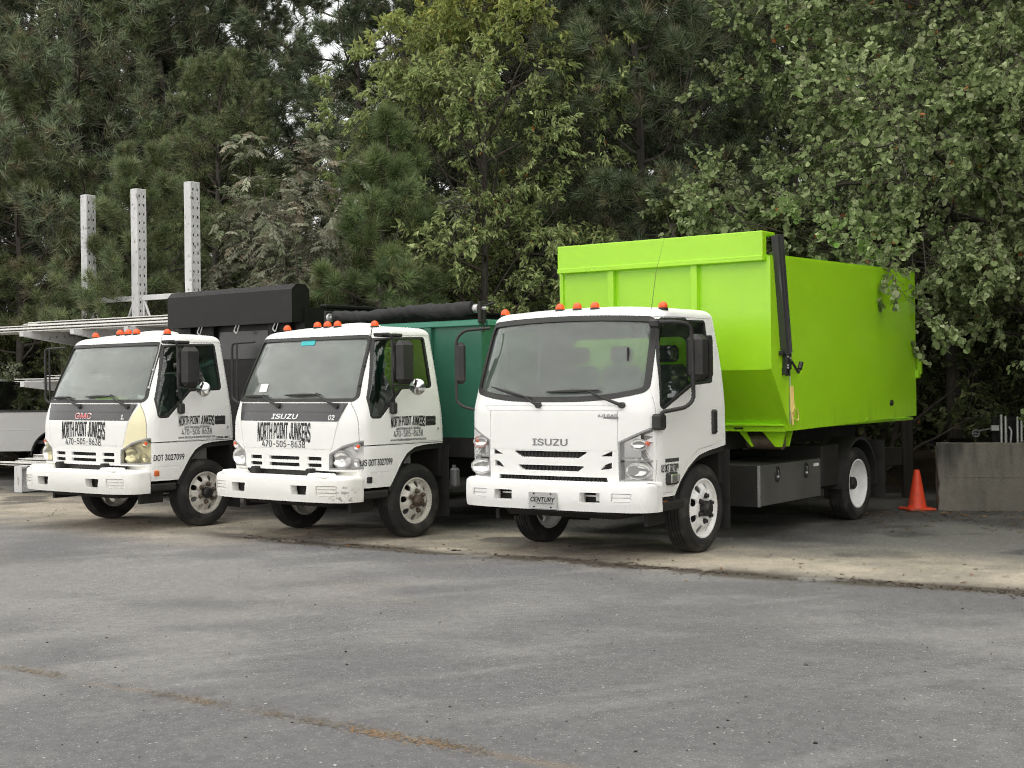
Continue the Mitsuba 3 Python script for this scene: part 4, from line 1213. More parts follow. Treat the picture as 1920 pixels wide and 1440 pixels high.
v_, f_ = gridded(9.0, .28, .79, .07)
nz = meshkit.noise(v_ * 9.0, 6)[:, None] - .5
edge_n = np.clip((v_[:, 2] - .72) / .07, 0, 1)[:, None] + np.clip((.06 - v_[:, 0]) / .06, 0, 1)[:, None]
v_ = v_ + (meshkit.noise(v_ * 30.0, 7)[:, None] - .5) * .008 - nz * np.array([-.03, 0, .022]) * edge_n
obj(wk, 'block', trimesh.Trimesh(v_, f_, process=False), 'concrete', 40)
obj(wk, 'form_seam', box(.01, 8.9, -.006, .01, .392, .402, .002), 'concrete', False)
ck = thing('traffic_cone', 'orange traffic cone standing between the lime green truck and the concrete wall', 'traffic cone', None, T().translate([4.78, 16.42, 0]).rotate([0, 0, 1], 12))
c = lathe([(0.028, .115), (.04, .108), (.46, .036), (.475, .030), (.478, .022), (.44, .02)], n=36)
c.vertices = c.vertices[:, [1, 2, 0]]
obj(ck, 'body', c, 'cone_orange', 40)
obj(ck, 'foot', box(-.165, .165, -.165, .165, .002, .03, .008), 'cone_orange', False)
mat('weathered_wood', lambda p, n, uv: mix((0.018, 0.015, 0.012), (0.05, 0.042, 0.034), fbm(p.x * 20, p.y * 20, p.z * 1.5, 4)), 0.85)
pk = thing('fence', 'dark timber post with a low rail behind the lime green truck', 'fence')
obj(pk, 'post', box(5.10, 5.23, 18.1, 18.22, 0, 1.9, .01), 'weathered_wood', False)
obj(pk, 'rail', box(4.2, 5.10, 18.13, 18.19, .42, .66, .008), 'weathered_wood', False)
obj(pk, 'post', box(4.08, 4.2, 18.1, 18.22, 0, 1.0, .01), 'weathered_wood', False)
# trailer nose and its bright stakes behind the wall
tk = thing('trailer', 'dark flat trailer with galvanised stakes parked behind the concrete wall', 'trailer')
obj(tk, 'deck', box(5.95, 9.8, 17.25, 18.9, .62, .74, .01), 'dump_black', False)
obj(tk, 'side_board', box(5.95, 9.8, 17.20, 17.245, .66, 1.07, .008), 'dump_black', False)
for x, h in ((6.02, 1.10), (6.075, 1.08), (6.22, 1.07), (6.27, 1.05)):
    obj(tk, 'stake', moved(trimesh.creation.cylinder(.017, h - .6, sections=14), x, 17.08, (h + .6) / 2), 'galvanised')
obj(tk, 'strap', tube(arc_path([(6.12, 17.07, .66), (6.14, 17.06, .9), (6.11, 17.07, .95)], .03), .013), 'galvanised')
obj(tk, 'winch_plate', box(5.90, 6.0, 17.09, 17.12, .90, .97, .005), 'galvanised', False)
wn = tube([(5.72 + .042 * math.cos(a), 17.12, .87 + .042 * math.sin(a)) for a in np.linspace(0, 6.283, 24, endpoint=False)], .009, 8, True)
obj(tk, 'winch_wheel', cat([wn, tube([(5.68, 17.12, .87), (5.76, 17.12, .87)], .006), tube([(5.72, 17.12, .83), (5.72, 17.12, .91)], .006), tube([(5.72, 17.12, .87), (5.72, 17.2, .87)], .012), tube([(5.76, 17.12, .90), (5.92, 17.12, .93)], .01)]), 'letter_grey')
obj(tk, 'wheel', moved(tm(KIT_A[0]), 7.4, 18.9, .376, rot=(np.pi / 2, [0, 0, 1])), 'tyre_rubber', 40)


# cantilever rack and the long bars stacked on it
def rack_paint(p, n, uv):
    k = fbm(p.x * 6, p.y * 6, p.z * 2, 4)
    chips = sm(0.66, 0.74, fbm(p.x * 26, p.y * 26, p.z * 14, 4))
    return mix(mix((0.64, 0.645, 0.65), (0.50, 0.50, 0.50), k), (0.16, 0.13, 0.10), chips * 0.7)


mat('rack_grey', rack_paint, 0.45)
mat('mill_bar', lambda p, n, uv: mix((0.74, 0.735, 0.71), (0.56, 0.55, 0.52), fbm(p.x * 1.7, p.y * 1.7, p.z * 30, 4)), 0.42)
RW = T().translate([-6.72, 21.85, 0]).rotate([0, 0, 1], -math.degrees(.6))
rk = thing('cantilever_rack', 'tall pale grey storage rack with three perforated uprights behind the black dump body', 'rack', None, RW)
for i, top in enumerate((4.61, 4.60, 4.60)):
    X = 1.18 * i
    b = mf(box(X - .075, X + .075, 0, .185, .0, top, .006))
    hol = [box(X + .05, X + .09, y - .015, y + .015, z - .019, z + .019) for z in np.arange(.3, top - .06, .135) for y in (.05, .135)]
    b = b - mf(cat(hol))
    u = obj(rk, 'upright', tm(b), 'rack_grey', False)
    obj(u, 'hole_shade', box(X - .06, X + .064, .02, .165, .1, top - .05), 'nut_black', False)  # black core painted in for the shade inside the hollow upright
    for z, zt in ((2.30, 2.43), (1.56, 1.67)):
        obj(rk, 'arm', prism('X', Polygon([(0, z - .10), (0, zt), (-1.17, zt), (-1.17, zt - .075)]), X - .045, X + .045), 'rack_grey', False)
    obj(rk, 'base', cat([box(X - .08, X + .08, -1.25, .0, .015, .09, .006), box(X - .02, X + .02, -1.25, .0, .09, .36), box(X - .08, X + .08, -1.25, .0, .36, .40, .006), box(X - .09, X + .09, -1.26, -1.25, .01, .40)]), 'rack_grey', False)
for i in range(2):
    X = 1.18 * i
    for z in (2.93, 1.3):
        obj(rk, 'brace', cat([box(X + .076, X + 1.104, .06, .12, z - .04, z + .04, .004), tube([(X + .12, .09, z - .04), (X + .35, .09, z - .55)], .018), tube([(X + 1.05, .09, z - .04), (X + .80, .09, z - .55)], .018), tube([(X + .10, .09, z - .04), (X + .10, .09, z - .6)], .02), box(X + .076, X + 1.104, .06, .12, z - .62, z - .54, .004)]), 'rack_grey', False)
arms = {0: 'upper arms', 1: 'middle arms', 2: 'base'}
layer_words, row_words = ('lowest', 'second', 'top'), ('rear', 'second', 'third', 'front')
for lvl, layers in ((0, [[(-.28, -1.2, 3.9), (-.50, -2.6, 3.8), (-.72, -3.1, 4.0), (-.94, -3.2, 4.0)], [(-.40, -.9, 3.6), (-.62, -1.6, 3.9), (-.86, -1.75, 4.0)], [(-.5, -.75, 3.6), (-.78, -.25, 3.7)]]),
                    (1, [[(-.3, -.5, 3.0), (-.75, -.62, 3.2)], [(-.5, -.2, 3.0)]]),
                    (2, [[(-.3, -.55, 3.1), (-.7, -.7, 3.2), (-1.05, -.75, 3.0)], [(-.5, -.5, 3.0), (-.9, -.35, 3.1)], [(-.7, -.25, 3.0)]])):
    z0 = {0: 2.432, 1: 1.672, 2: .402}[lvl]
    for j, rows in enumerate(layers):
        for i, (y, xa, xb) in enumerate(rows):
            w = .20 if lvl else .17
            z1 = z0 + j * .052
            ch = mf(box(xa, xb, y - w / 2, y + w / 2, z1, z1 + .046, .002)) - mf(box(xa - .1, xb + .1, y - w, y + w / 2 - .012, z1 + .012, z1 + .034))
            rw = row_words[i] if i < len(rows) - 1 or len(rows) == 1 else 'front'
            solo('metal_bar', tm(ch), 'mill_bar', f"pale metal channel, {rw} bar of the {layer_words[j]} layer on the rack's {arms[lvl]}", 'metal bar', 'bars on the ' + arms[lvl] + ' of the rack', False, tw=RW)

# silver pickup parked at the far left, behind the rack; its cab is outside the frame
mat('silver_paint', dirty((0.50, 0.50, 0.495), 0.3), 0.28, metallic=0.3, clearcoat=0.6)
mat('tinted_glass', (0.012, 0.013, 0.014), 0.05, specular=0.7)
CW = T().translate([-7.75, 23.6, 0]).rotate([0, 0, 1], -4)
car = thing('parked_pickup', 'silver pickup bed with dark wheel arch, half hidden behind the rack at the far left', 'pickup truck', None, CW)
arches = [Point(px_, .40).buffer(.45) for px_ in (.0, -3.35)]
bed = rpoly([(-1.28, .50), (-1.28, 1.16), (1.10, 1.16), (1.14, .8), (1.08, .50)], .03).difference(arches[0])
front = rpoly([(-5.1, .46), (-5.15, .95), (-4.2, 1.10), (-1.30, 1.16), (-1.30, .46)], .04).difference(arches[1])
obj(car, 'bed_side', prism('Y', bed, 0, .06), 'silver_paint', 25)
obj(car, 'bed_side', prism('Y', bed, 1.72, 1.78), 'silver_paint', 25)
obj(car, 'bed_floor', box(-1.25, 1.08, .06, 1.72, .62, .68), 'nut_black', False)
obj(car, 'tail_gate', box(1.06, 1.12, .06, 1.72, .60, 1.14, .01), 'silver_paint', False)
obj(car, 'bed_rail', box(-1.28, 1.11, -.012, .075, 1.161, 1.19, .006), 'nut_black', False)
obj(car, 'body_crease', box(-1.27, 1.1, -.006, .002, .86, .872, .002), 'silver_paint', False)
obj(car, 'wheel_well', cat([prism('Y', Point(0, .40).buffer(.47).difference(Point(0, .40).buffer(.45)).intersection(sbox(-1, .42, 1, 1.2)), -.008, .5), box(-.5, .5, .5, .52, .3, .9)]), 'nut_black', False)
obj(car, 'bumper', box(1.13, 1.28, .05, 1.73, .48, .68, .03), 'chrome', False)
obj(car, 'cab_body', prism('Y', front, 0, 1.78), 'silver_paint', 25)
obj(car, 'cab_top', prism('Y', rpoly([(-3.7, 1.10), (-2.9, 1.72), (-1.55, 1.74), (-1.36, 1.17)], .05), .08, 1.70), 'silver_paint', 25)
obj(car, 'rear_window', box(-1.42, -1.36, .22, 1.56, 1.19, 1.70, .01), 'tinted_glass', False)
obj(car, 'window', prism('Y', rpoly([(-3.4, 1.18), (-2.85, 1.65), (-1.65, 1.67), (-1.52, 1.19)], .04), .06, .085), 'tinted_glass', False)
for px_ in (0.0, -3.35):
    w = numbered(car + '__wheel')
    for nm, mm, mt in (('tyre', KIT_A[0], 'tyre_rubber'), ('rim', KIT_A[1], 'lamp_grey')):
        q = mm.copy()
        q.apply_transform(trimesh.transformations.rotation_matrix(-np.pi / 2, [0, 0, 1]))
        q.apply_scale(.94)
        q.apply_translation([px_, .02, .353])
        obj(w, nm, q, mt, 40)

# ------------------------------------------------------------------ trees
def vc_bsdf(name, thin, rough, trans=.5, spec=.4):
    if thin:
        scene[name] = {'type': 'principledthin', 'base_color': {'type': 'mesh_attribute', 'name': 'vertex_color'}, 'roughness': rough, 'diff_trans': trans, 'spec_trans': 0.0, 'eta': 1.4}
    else:
        scene[name] = {'type': 'twosided', 'bsdf': {'type': 'principled', 'base_color': {'type': 'mesh_attribute', 'name': 'vertex_color'}, 'roughness': rough, 'specular': spec}}


vc_bsdf('leaf', True, 0.5, 0.55)
vc_bsdf('needle', False, 0.5)
mat('bark', lambda p, n, uv: mix((0.04, 0.035, 0.03), (0.13, 0.116, 0.10), fbm(p.x * 14, p.y * 14, p.z * 3, 4)), 0.9, bump=lambda p, n, uv: fbm(p.x * 22, p.y * 22, p.z * 5, 3), bscale=0.02)
mat('twig_bark', lambda p, n, uv: mix((0.045, 0.038, 0.032), (0.13, 0.11, 0.09), fbm(p.x * 9, p.y * 9, p.z * 9, 2)), 0.9)


def unit(v):
    return v / (np.linalg.norm(v, axis=-1, keepdims=True) + 1e-9)


def grow(P, D, L, S, up, jit, r):
    """N curves from P along D, of length L in S steps; up bends them towards the sky (or down)"""
    pts, d = [P], D.copy()
    for k in range(S):
        d = unit(d + jit * r.standard_normal(d.shape) + np.array([0, 0, 1.0]) * np.reshape(up, (-1, 1)) / S)
        pts.append(pts[-1] + d * (L / S)[:, None])
    return np.stack(pts, 1)


def sample(C, idx, t):
    S = C.shape[1] - 1
    f = np.clip(t, 0, .9999) * S
    i = f.astype(int)
    a, b = C[idx, i], C[idx, i + 1]
    return a + (b - a) * (f - i)[:, None], unit(b - a)


def tubes(C, r0, r1, sides=4):
    N, S = C.shape[0], C.shape[1]
    t = unit(np.gradient(C, axis=1))
    ref = np.where(np.abs(t[..., 2:3]) < .9, np.array([0, 0, 1.0]), np.array([1.0, 0, 0]))
    a = unit(np.cross(t, ref))
    b = np.cross(t, a)
    rad = r0[:, None] + (r1 - r0)[:, None] * np.linspace(0, 1, S) ** .8
    th = np.arange(sides) * 2 * np.pi / sides
    V = C[:, :, None] + rad[:, :, None, None] * (np.cos(th)[:, None] * a[:, :, None] + np.sin(th)[:, None] * b[:, :, None])
    n, s, k = np.meshgrid(np.arange(N), np.arange(S - 1), np.arange(sides), indexing='ij')
    q = (k + 1) % sides
    A = (n * S + s) * sides
    F = np.stack([A + k, A + q, A + sides + q, A + sides + k], -1).reshape(-1, 4)
    return V.reshape(-1, 3), F


def children(C, L, n, t0, t1, spread, lf, r, tpow=1.0, up=0.0, flat=0.0):
    N = len(C)
    idx = np.repeat(np.arange(N), n)
    t = t0 + (t1 - t0) * r.random(N * n) ** tpow
    p, d = sample(C, idx, t)
    rnd = r.standard_normal((N * n, 3))
    rnd[:, 2] *= 1 - flat
    perp = unit(rnd - d * (rnd * d).sum(1, keepdims=True))
    dd = unit(d * (1 - spread) + perp * spread + np.array([0, 0, up]))
    return p, dd, L[idx] * lf * (1 - .55 * t) * r.uniform(.6, 1.25, N * n), idx


def tint(n, cols, weights, var, r):
    c = np.array(cols)[r.choice(len(cols), n, p=np.array(weights) / sum(weights))]
    return c * np.exp(r.normal(0, var, (n, 1)))


def leaves(P, D, size, ratio, cols, weights, r, droop=.35, shape='kite', var=.25):
    """one folded leaf per point: 4 (kite) or 6 (round) triangles' worth of blade"""
    n = len(P)
    d = unit(D + .7 * r.standard_normal((n, 3)) + [0, 0, -droop])
    nrm = r.standard_normal((n, 3)) * .75 + [0, 0, .8]
    nrm = unit(nrm - d * (nrm * d).sum(1, keepdims=True))
    s = np.cross(d, nrm)
    L = size * np.exp(r.normal(0, .22, n))
    W = L * ratio
    if shape == 'kite':
        tpl = np.array([(0, 0, 0), (.5, .42, .10), (0, 1, -.05), (-.5, .42, .10)])
        tri = np.array([[0, 1, 2], [0, 2, 3]])
    else:
        tpl = np.array([(0, 0, 0), (.5, .38, .08), (.24, .92, -.02), (-.24, .92, -.02), (-.5, .38, .08)])
        tri = np.array([[0, 1, 2], [0, 2, 3], [0, 3, 4]])
    V = P[:, None] + s[:, None] * (tpl[:, 0] * W[:, None])[..., None] + d[:, None] * (tpl[:, 1] * L[:, None])[..., None] + nrm[:, None] * (tpl[:, 2] * L[:, None])[..., None]
    F = tri[None] + (np.arange(n) * len(tpl))[:, None, None]
    c = tint(n, cols, weights, var, r)
    return V.reshape(-1, 3), F.reshape(-1, 3), np.repeat(c, len(tpl), 0)


def tufts(P, D, k, length, cols, weights, r, width=.007, open_=(.2, 1.3), back=.14):
    """bundles of long needles fanned round each shoot"""
    n = len(P)
    rnd = r.standard_normal((n, k, 3))
    dd = D[:, None]
    perp = unit(rnd - dd * (rnd * dd).sum(-1, keepdims=True))
    a = r.uniform(*open_, (n, k, 1))
    nd = unit(dd * np.cos(a) + perp * np.sin(a))
    b = P[:, None] - dd * (back * r.random((n, k, 1)) * np.clip((a - open_[0]) / (open_[1] - open_[0]), 0, 1))
    L = (length * np.exp(r.normal(0, .15, (n, 1, 1)))) * r.uniform(.75, 1.1, (n, k, 1))
    w = unit(np.cross(nd, r.standard_normal((n, k, 3)))) * width / 2
    tip = b + nd * L + np.array([0, 0, -.018])
    V = np.stack([b - w, b + w, tip], 2).reshape(-1, 3)
    c = tint(n, cols, weights, .22, r)
    c = np.repeat(c, k, 0) * np.exp(r.normal(0, .18, (n * k, 1)))
    return V, np.arange(len(V)).reshape(-1, 3), np.repeat(c, 3, 0)


def join(parts):
    V, F, C, at = [], [], [], 0
    for v, f, *c in parts:
        f = np.asarray(f)
        if f.shape[1] == 4:
            f = np.vstack([f[:, [0, 1, 2]], f[:, [0, 2, 3]]])
        V.append(v)
        F.append(f + at)
        at += len(v)
        if c:
            C.append(c[0])
    return np.vstack(V), np.vstack(F), (np.vstack(C) if C else None)


GREEN = [(.125, .165, .076), (.155, .195, .085), (.185, .205, .098), (.16, .145, .085)]
DARKG = [(.118, .155, .088), (.14, .175, .098), (.168, .185, .10), (.165, .138, .088)]
BRIGHT = [(.13, .19, .078), (.165, .215, .088), (.19, .21, .09), (.18, .155, .08)]


def pine_parts(H, rad, h0, nl, n2, n3, k, cols, w, seed, nlen=.17, lean=(0, 0), trunk_r=.11, prof=.8, up=.5, needle_w=.007, tail=.5):
    r = np.random.default_rng(seed)
    tr = grow(np.zeros((1, 3)), np.array([[lean[0], lean[1], 1.0]]), np.array([H]), 14, .02, .025, r)
    z = h0 / H + (1 - h0 / H) * (np.arange(nl) + r.random(nl)) / nl
    p, d = sample(tr, np.zeros(nl, int), z)
    az = np.arange(nl) * 2.39996 + r.normal(0, .5, nl)
    el = .05 + .75 * z ** 2 + r.normal(0, .15, nl)
    rel = np.clip((z - h0 / H) / (1 - h0 / H), 0, 1)
    L = rad * np.clip(np.minimum(1.25 - rel, .55 + 2.2 * rel) ** prof, .12, 1.2) * r.uniform(.65, 1.12, nl)
    D = np.stack([np.cos(az) * np.cos(el), np.sin(az) * np.cos(el), np.sin(el)], 1)
    limb = grow(p, D, L, 7, up, .10, r)
    p2, d2, L2, i2 = children(limb, L, n2, .25, 1.0, .55, .48, r, .8, .12, .5)
    sec = grow(p2, d2, np.maximum(L2, .15), 5, .5, .12, r)
    p3, d3, L3, i3 = children(sec, np.maximum(L2, .2), n3, .2, 1.0, .5, .55, r, .8, .2, .3)
    tw = grow(p3, d3, np.clip(L3, .08, .5), 3, .4, .12, r)
    e1, f1 = tw[:, -1], unit(tw[:, -1] - tw[:, -2])
    e2, f2 = sec[:, -1], unit(sec[:, -1] - sec[:, -2])
    m = r.random(len(tw)) < tail
    e3, f3 = sample(tw[m], np.arange(m.sum()), r.uniform(.2, .75, m.sum()))
    P, Dd = np.vstack([e1, e2, e3]), np.vstack([f1, f2, f3])
    crown = tufts(P, Dd, k, nlen, cols, w, r, needle_w)
    s1, g1 = tubes(limb, .012 + .016 * L / rad * 1.2, np.full(nl, .007), 5)
    s2, g2 = tubes(sec, np.full(len(sec), .008), np.full(len(sec), .004), 3)
    limbs = join([(s1, g1), (s2, g2)])
    tv, tf = tubes(tr, np.array([trunk_r]), np.array([.02]), 10)
    return (tv, tf), limbs[:2], crown


def place_tree(name, label, cat_, group, base, trunk, limbs, crown, leaf_mat, yaw=0.0, scale=1.0, mats=('bark', 'twig_bark')):
    tw = T().translate(list(base)).rotate([0, 0, 1], math.degrees(yaw)).scale(scale)
    t = thing(name, label, cat_, group, tw)
    obj(t, 'trunk', trunk, mats[0], True)
    obj(t, 'limbs', limbs, mats[1], True)
    obj(t, 'crown', crown[:2], leaf_mat, False, color=crown[2])
    return t


def at(px, y, z=0.0):
    return ((px - 960) / 2600 * y, y, z)


PG = 'pines along the back of the yard'
for px, y, H, rad, h0, nl, n2, n3, k, cols, w, seed, lab, kw in (
    (705, 20.6, 5.1, 1.2, .5, 42, 7, 3, 84, BRIGHT, (4, 4, 2, .6), 21, 'small bright green pine in front of the narrow-leaved tree', dict(nlen=.22, tail=.25, prof=.45)),
    (1225, 22.2, 12.5, 2.5, 1.2, 78, 10, 4, 50, DARKG, (3, 4, 2, .7), 22, 'tall dark pine with bushy tufts rising behind the lime green body', dict(nlen=.24, needle_w=.011, tail=.4)),
    (40, 26.1, 7.2, 2.6, .8, 56, 8, 3, 84, GREEN, (2, 4, 3, 1.4), 23, 'spreading green pine at the far left beside the rack', dict(nlen=.22, needle_w=.008, tail=.3)),
    (262, 22.3, 5.0, 1.6, .7, 48, 8, 5, 44, GREEN, (3, 4, 2, .7), 24, 'small pine growing among the rack uprights', {}),
    (395, 25.0, 7.0, 2.2, .7, 64, 9, 5, 34, GREEN, (3, 3, 4, .6), 25, 'mid-height pine with pale tips behind the rack', dict(nlen=.13, needle_w=.009)),
    (150, 27.5, 15.5, 3.8, 1.8, 84, 10, 6, 20, DARKG, (2, 4, 3, 1), 26, 'tall broad pine at the upper left', dict(nlen=.22, needle_w=.016)),
    (340, 27.4, 15.0, 2.6, 1.8, 78, 9, 6, 20, GREEN, (4, 4, 1, .6), 27, 'tall pine left of the gap of bright sky', dict(nlen=.18, needle_w=.013)),
    (705, 27.0, 15.0, 2.3, 1.8, 74, 9, 6, 20, DARKG, (4, 4, 1, .5), 28, 'tall dark pine right of the gap of bright sky', dict(nlen=.22, needle_w=.016)),
    (1050, 26.5, 15.0, 2.9, 1.6, 74, 9, 6, 20, DARKG, (4, 4, 2, .5), 29, 'tall pine behind the yellowing narrow-leaved tree', dict(nlen=.22, needle_w=.016)),
    (1345, 23.8, 12.0, 2.3, 1.2, 66, 9, 4, 50, DARKG, (4, 4, 1, .5), 31, 'dark bushy pine between the lime green body and the round-leaved tree', dict(nlen=.24, needle_w=.011, tail=.4)),
    (1480, 25.5, 15.0, 3.0, 1.5, 74, 9, 6, 20, DARKG, (4, 4, 1, .5), 30, 'tall dark pine behind the round-leaved tree', dict(nlen=.22, needle_w=.016)),
):
    a, b, c = pine_parts(H, rad, h0, nl, n2, n3, k, cols, w, seed, **kw)
    place_tree('pine_tree', lab, 'tree', PG, at(px, y, .03), a, b, c, 'needle')


def broadleaf(H, rad, h0, nl, n2, n3, n4, size, ratio, cols, w, seed, el0=.5, el1=1.1, up=.3, shape='kite', droop=.35, prof=None, trunk_r=.11, stems=1, splay=.0, lf=(.5, .5), topcols=None, ztop=None, clump=0.0, boughs=()):
    r = np.random.default_rng(seed)
    az = np.arange(stems) * 6.283 / stems + .4
    tr = grow(np.zeros((stems, 3)), unit(np.stack([np.cos(az) * splay, np.sin(az) * splay, np.ones(stems)], 1)), np.full(stems, H), 14, .03, .035, r)
    z = h0 / H + (.99 - h0 / H) * (np.arange(nl) + r.random(nl)) / nl
    p, d = sample(tr, np.arange(nl) % stems, z)
    rel = np.clip((z - h0 / H) / (1 - h0 / H), 0, 1)
    az = np.arange(nl) * 2.39996 + r.normal(0, .5, nl)
    el = el0 + (el1 - el0) * rel + r.normal(0, .18, nl)
    L = rad * (prof(rel) if prof else np.clip(1.15 - rel, .2, 1)) * r.uniform(.7, 1.12, nl)
    D = np.stack([np.cos(az) * np.cos(el), np.sin(az) * np.cos(el), np.sin(el)], 1)
    if len(boughs):   # single heavy limbs: height on the trunk, direction, length
        bz = np.array([q[0] for q in boughs]) / H
        p = np.vstack([p, sample(tr, np.zeros(len(bz), int), bz)[0]])
        D = np.vstack([D, unit(np.array([q[1] for q in boughs], float))])
        L = np.append(L, [q[2] for q in boughs])
        nl = nl + len(bz)
    limb = grow(p, D, L, 8, up, .12, r)
    p2, d2, L2, _ = children(limb, L, n2, .15, 1.0, .55, lf[0], r, .8, .08)
    sec = grow(p2, d2, np.maximum(L2, .2), 6, up * .5, .16, r)
    p3, d3, L3, _ = children(sec, np.maximum(L2, .25), n3, .1, 1.0, .5, lf[1], r, .85, .05)
    tw = grow(p3, d3, np.clip(L3, .12, .7), 4, -.15, .2, r)
    idx = np.repeat(np.arange(len(tw)), n4)
    P, Dd = sample(tw, idx, r.uniform(.1, 1.0, len(idx)))
    keep = meshkit.noise(P * 1.7 + seed, 5) * .65 + meshkit.noise(P * 4.1 + seed, 6) * .35 > clump
    P, Dd = P[keep] + r.normal(0, .015, (int(keep.sum()), 3)), Dd[keep]
    v, f, c = leaves(P, Dd, size, ratio, cols, w, r, droop, shape)
    if topcols is not None:
        m = np.repeat(np.clip((P[:, 2] - ztop) / 1.6 + r.normal(0, .25, len(P)), 0, 1), len(v) // len(P))[:, None]
        c = c * (1 - m) + tint(len(P), topcols, np.ones(len(topcols)), .2, r).repeat(len(v) // len(P), 0) * m
    s1, g1 = tubes(limb, .010 + .02 * L / rad, np.full(nl, .006), 5)
    s2, g2 = tubes(sec, np.full(len(sec), .007), np.full(len(sec), .003), 3)
    s3, g3 = tubes(tw, np.full(len(tw), .0035), np.full(len(tw), .002), 3)
    lm = join([(s1, g1), (s2, g2), (s3, g3)])
    tv, tf = tubes(tr, np.full(stems, trunk_r), np.full(stems, .02), 10)
    return (tv, tf), lm[:2], (v, f, c)


SAGE = [(.265, .325, .150), (.31, .365, .185), (.20, .255, .115), (.41, .45, .27), (.50, .20, .09)]
OLIVE = [(.32, .385, .16), (.37, .425, .19), (.26, .325, .135), (.43, .46, .25), (.50, .22, .065)]
a, b, c = broadleaf(11.0, 3.55, 2.4, 84, 12, 8, 23, .070, .85, SAGE, (4, 4, 3, 1.6, .05), 41, -.22, 1.0, .12, 'round', .45, lambda q: np.clip(1.2 - .6 * q, .3, 1.1) * np.clip(.75 + q * 2.5, 0, 1), .115, lf=(.55, .6), clump=.38, boughs=[(4.3, (-.42, -.9, -.1), 3.3), (4.0, (-.30, -.95, -.16), 3.2), (4.8, (-.55, -.85, -.05), 3.6), (3.4, (.05, -1, -.02), 2.3), (2.7, (.15, -1, -.05), 2.0), (4.2, (.2, -1, -.02), 2.6),
                     (3.2, (-.25, -.95, -.12), 2.6), (2.3, (-.2, -1, .1), 1.6), (5.2, (0, -1, .05), 2.6), (3.8, (.5, -.85, -.05), 2.6), (4.2, (-1.55, -3.5, -.85), 3.9), (4.5, (-1.3, -3.6, -.9), 4.0)])
place_tree('broadleaf_tree', 'large round-leaved tree overhanging the rear of the lime green body', 'tree', None, (6.12, 19.1, 0), a, b, c, 'leaf')
a, b, c = broadleaf(11.5, 2.75, .8, 74, 11, 7, 17, .095, .42, OLIVE, (4, 4, 4, 1, .06), 42, .42, 1.15, .25, 'kite', .8, lambda q: np.clip(1.1 - .55 * q, .35, 1.05), .08, topcols=[(.42, .46, .14), (.38, .44, .14), (.50, .50, .14)], ztop=6.2, lf=(.55, .6), clump=.38)
place_tree('broadleaf_tree', 'narrow-leaved tree with yellowing top behind the middle of the yard', 'tree', None, at(900, 21.9, .02), a, b, c, 'leaf')
a, b, c = broadleaf(11, 3.4, 1.3, 60, 10, 7, 18, .072, .82, SAGE, (4, 4, 3, 1, .03), 43, -.15, 1.0, .12, 'round', .4, None, .12, lf=(.55, .6), clump=.36)
place_tree('broadleaf_tree', 'round-leaved tree at the right edge beyond the concrete wall', 'tree', None, (7.7, 17.1, .02), a, b, c, 'leaf')
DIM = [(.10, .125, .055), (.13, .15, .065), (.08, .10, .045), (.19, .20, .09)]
scene['side_shade_wood'] = {'type': 'shapegroup', 'trunk': mikit.ply(a, 'bark', True), 'limbs': mikit.ply(b, 'twig_bark', True), 'crown': mikit.ply(c[:2], 'leaf', False, color=c[2])}


a, b, c = broadleaf(1.9, .95, .1, 26, 6, 4, 9, .065, .7, [(.42, .42, .33), (.50, .49, .42), (.28, .31, .20), (.20, .24, .14)], (3, 2, 4, 4), 46, .5, 1.3, .2, 'kite', .3, None, .03, 3, .4)
place_tree('shrub', 'pale-leaved shrub standing behind the silver pickup bed', 'shrub', None, at(42, 26.0, .05), a, b, c, 'leaf', mats=('twig_bark', 'twig_bark'))


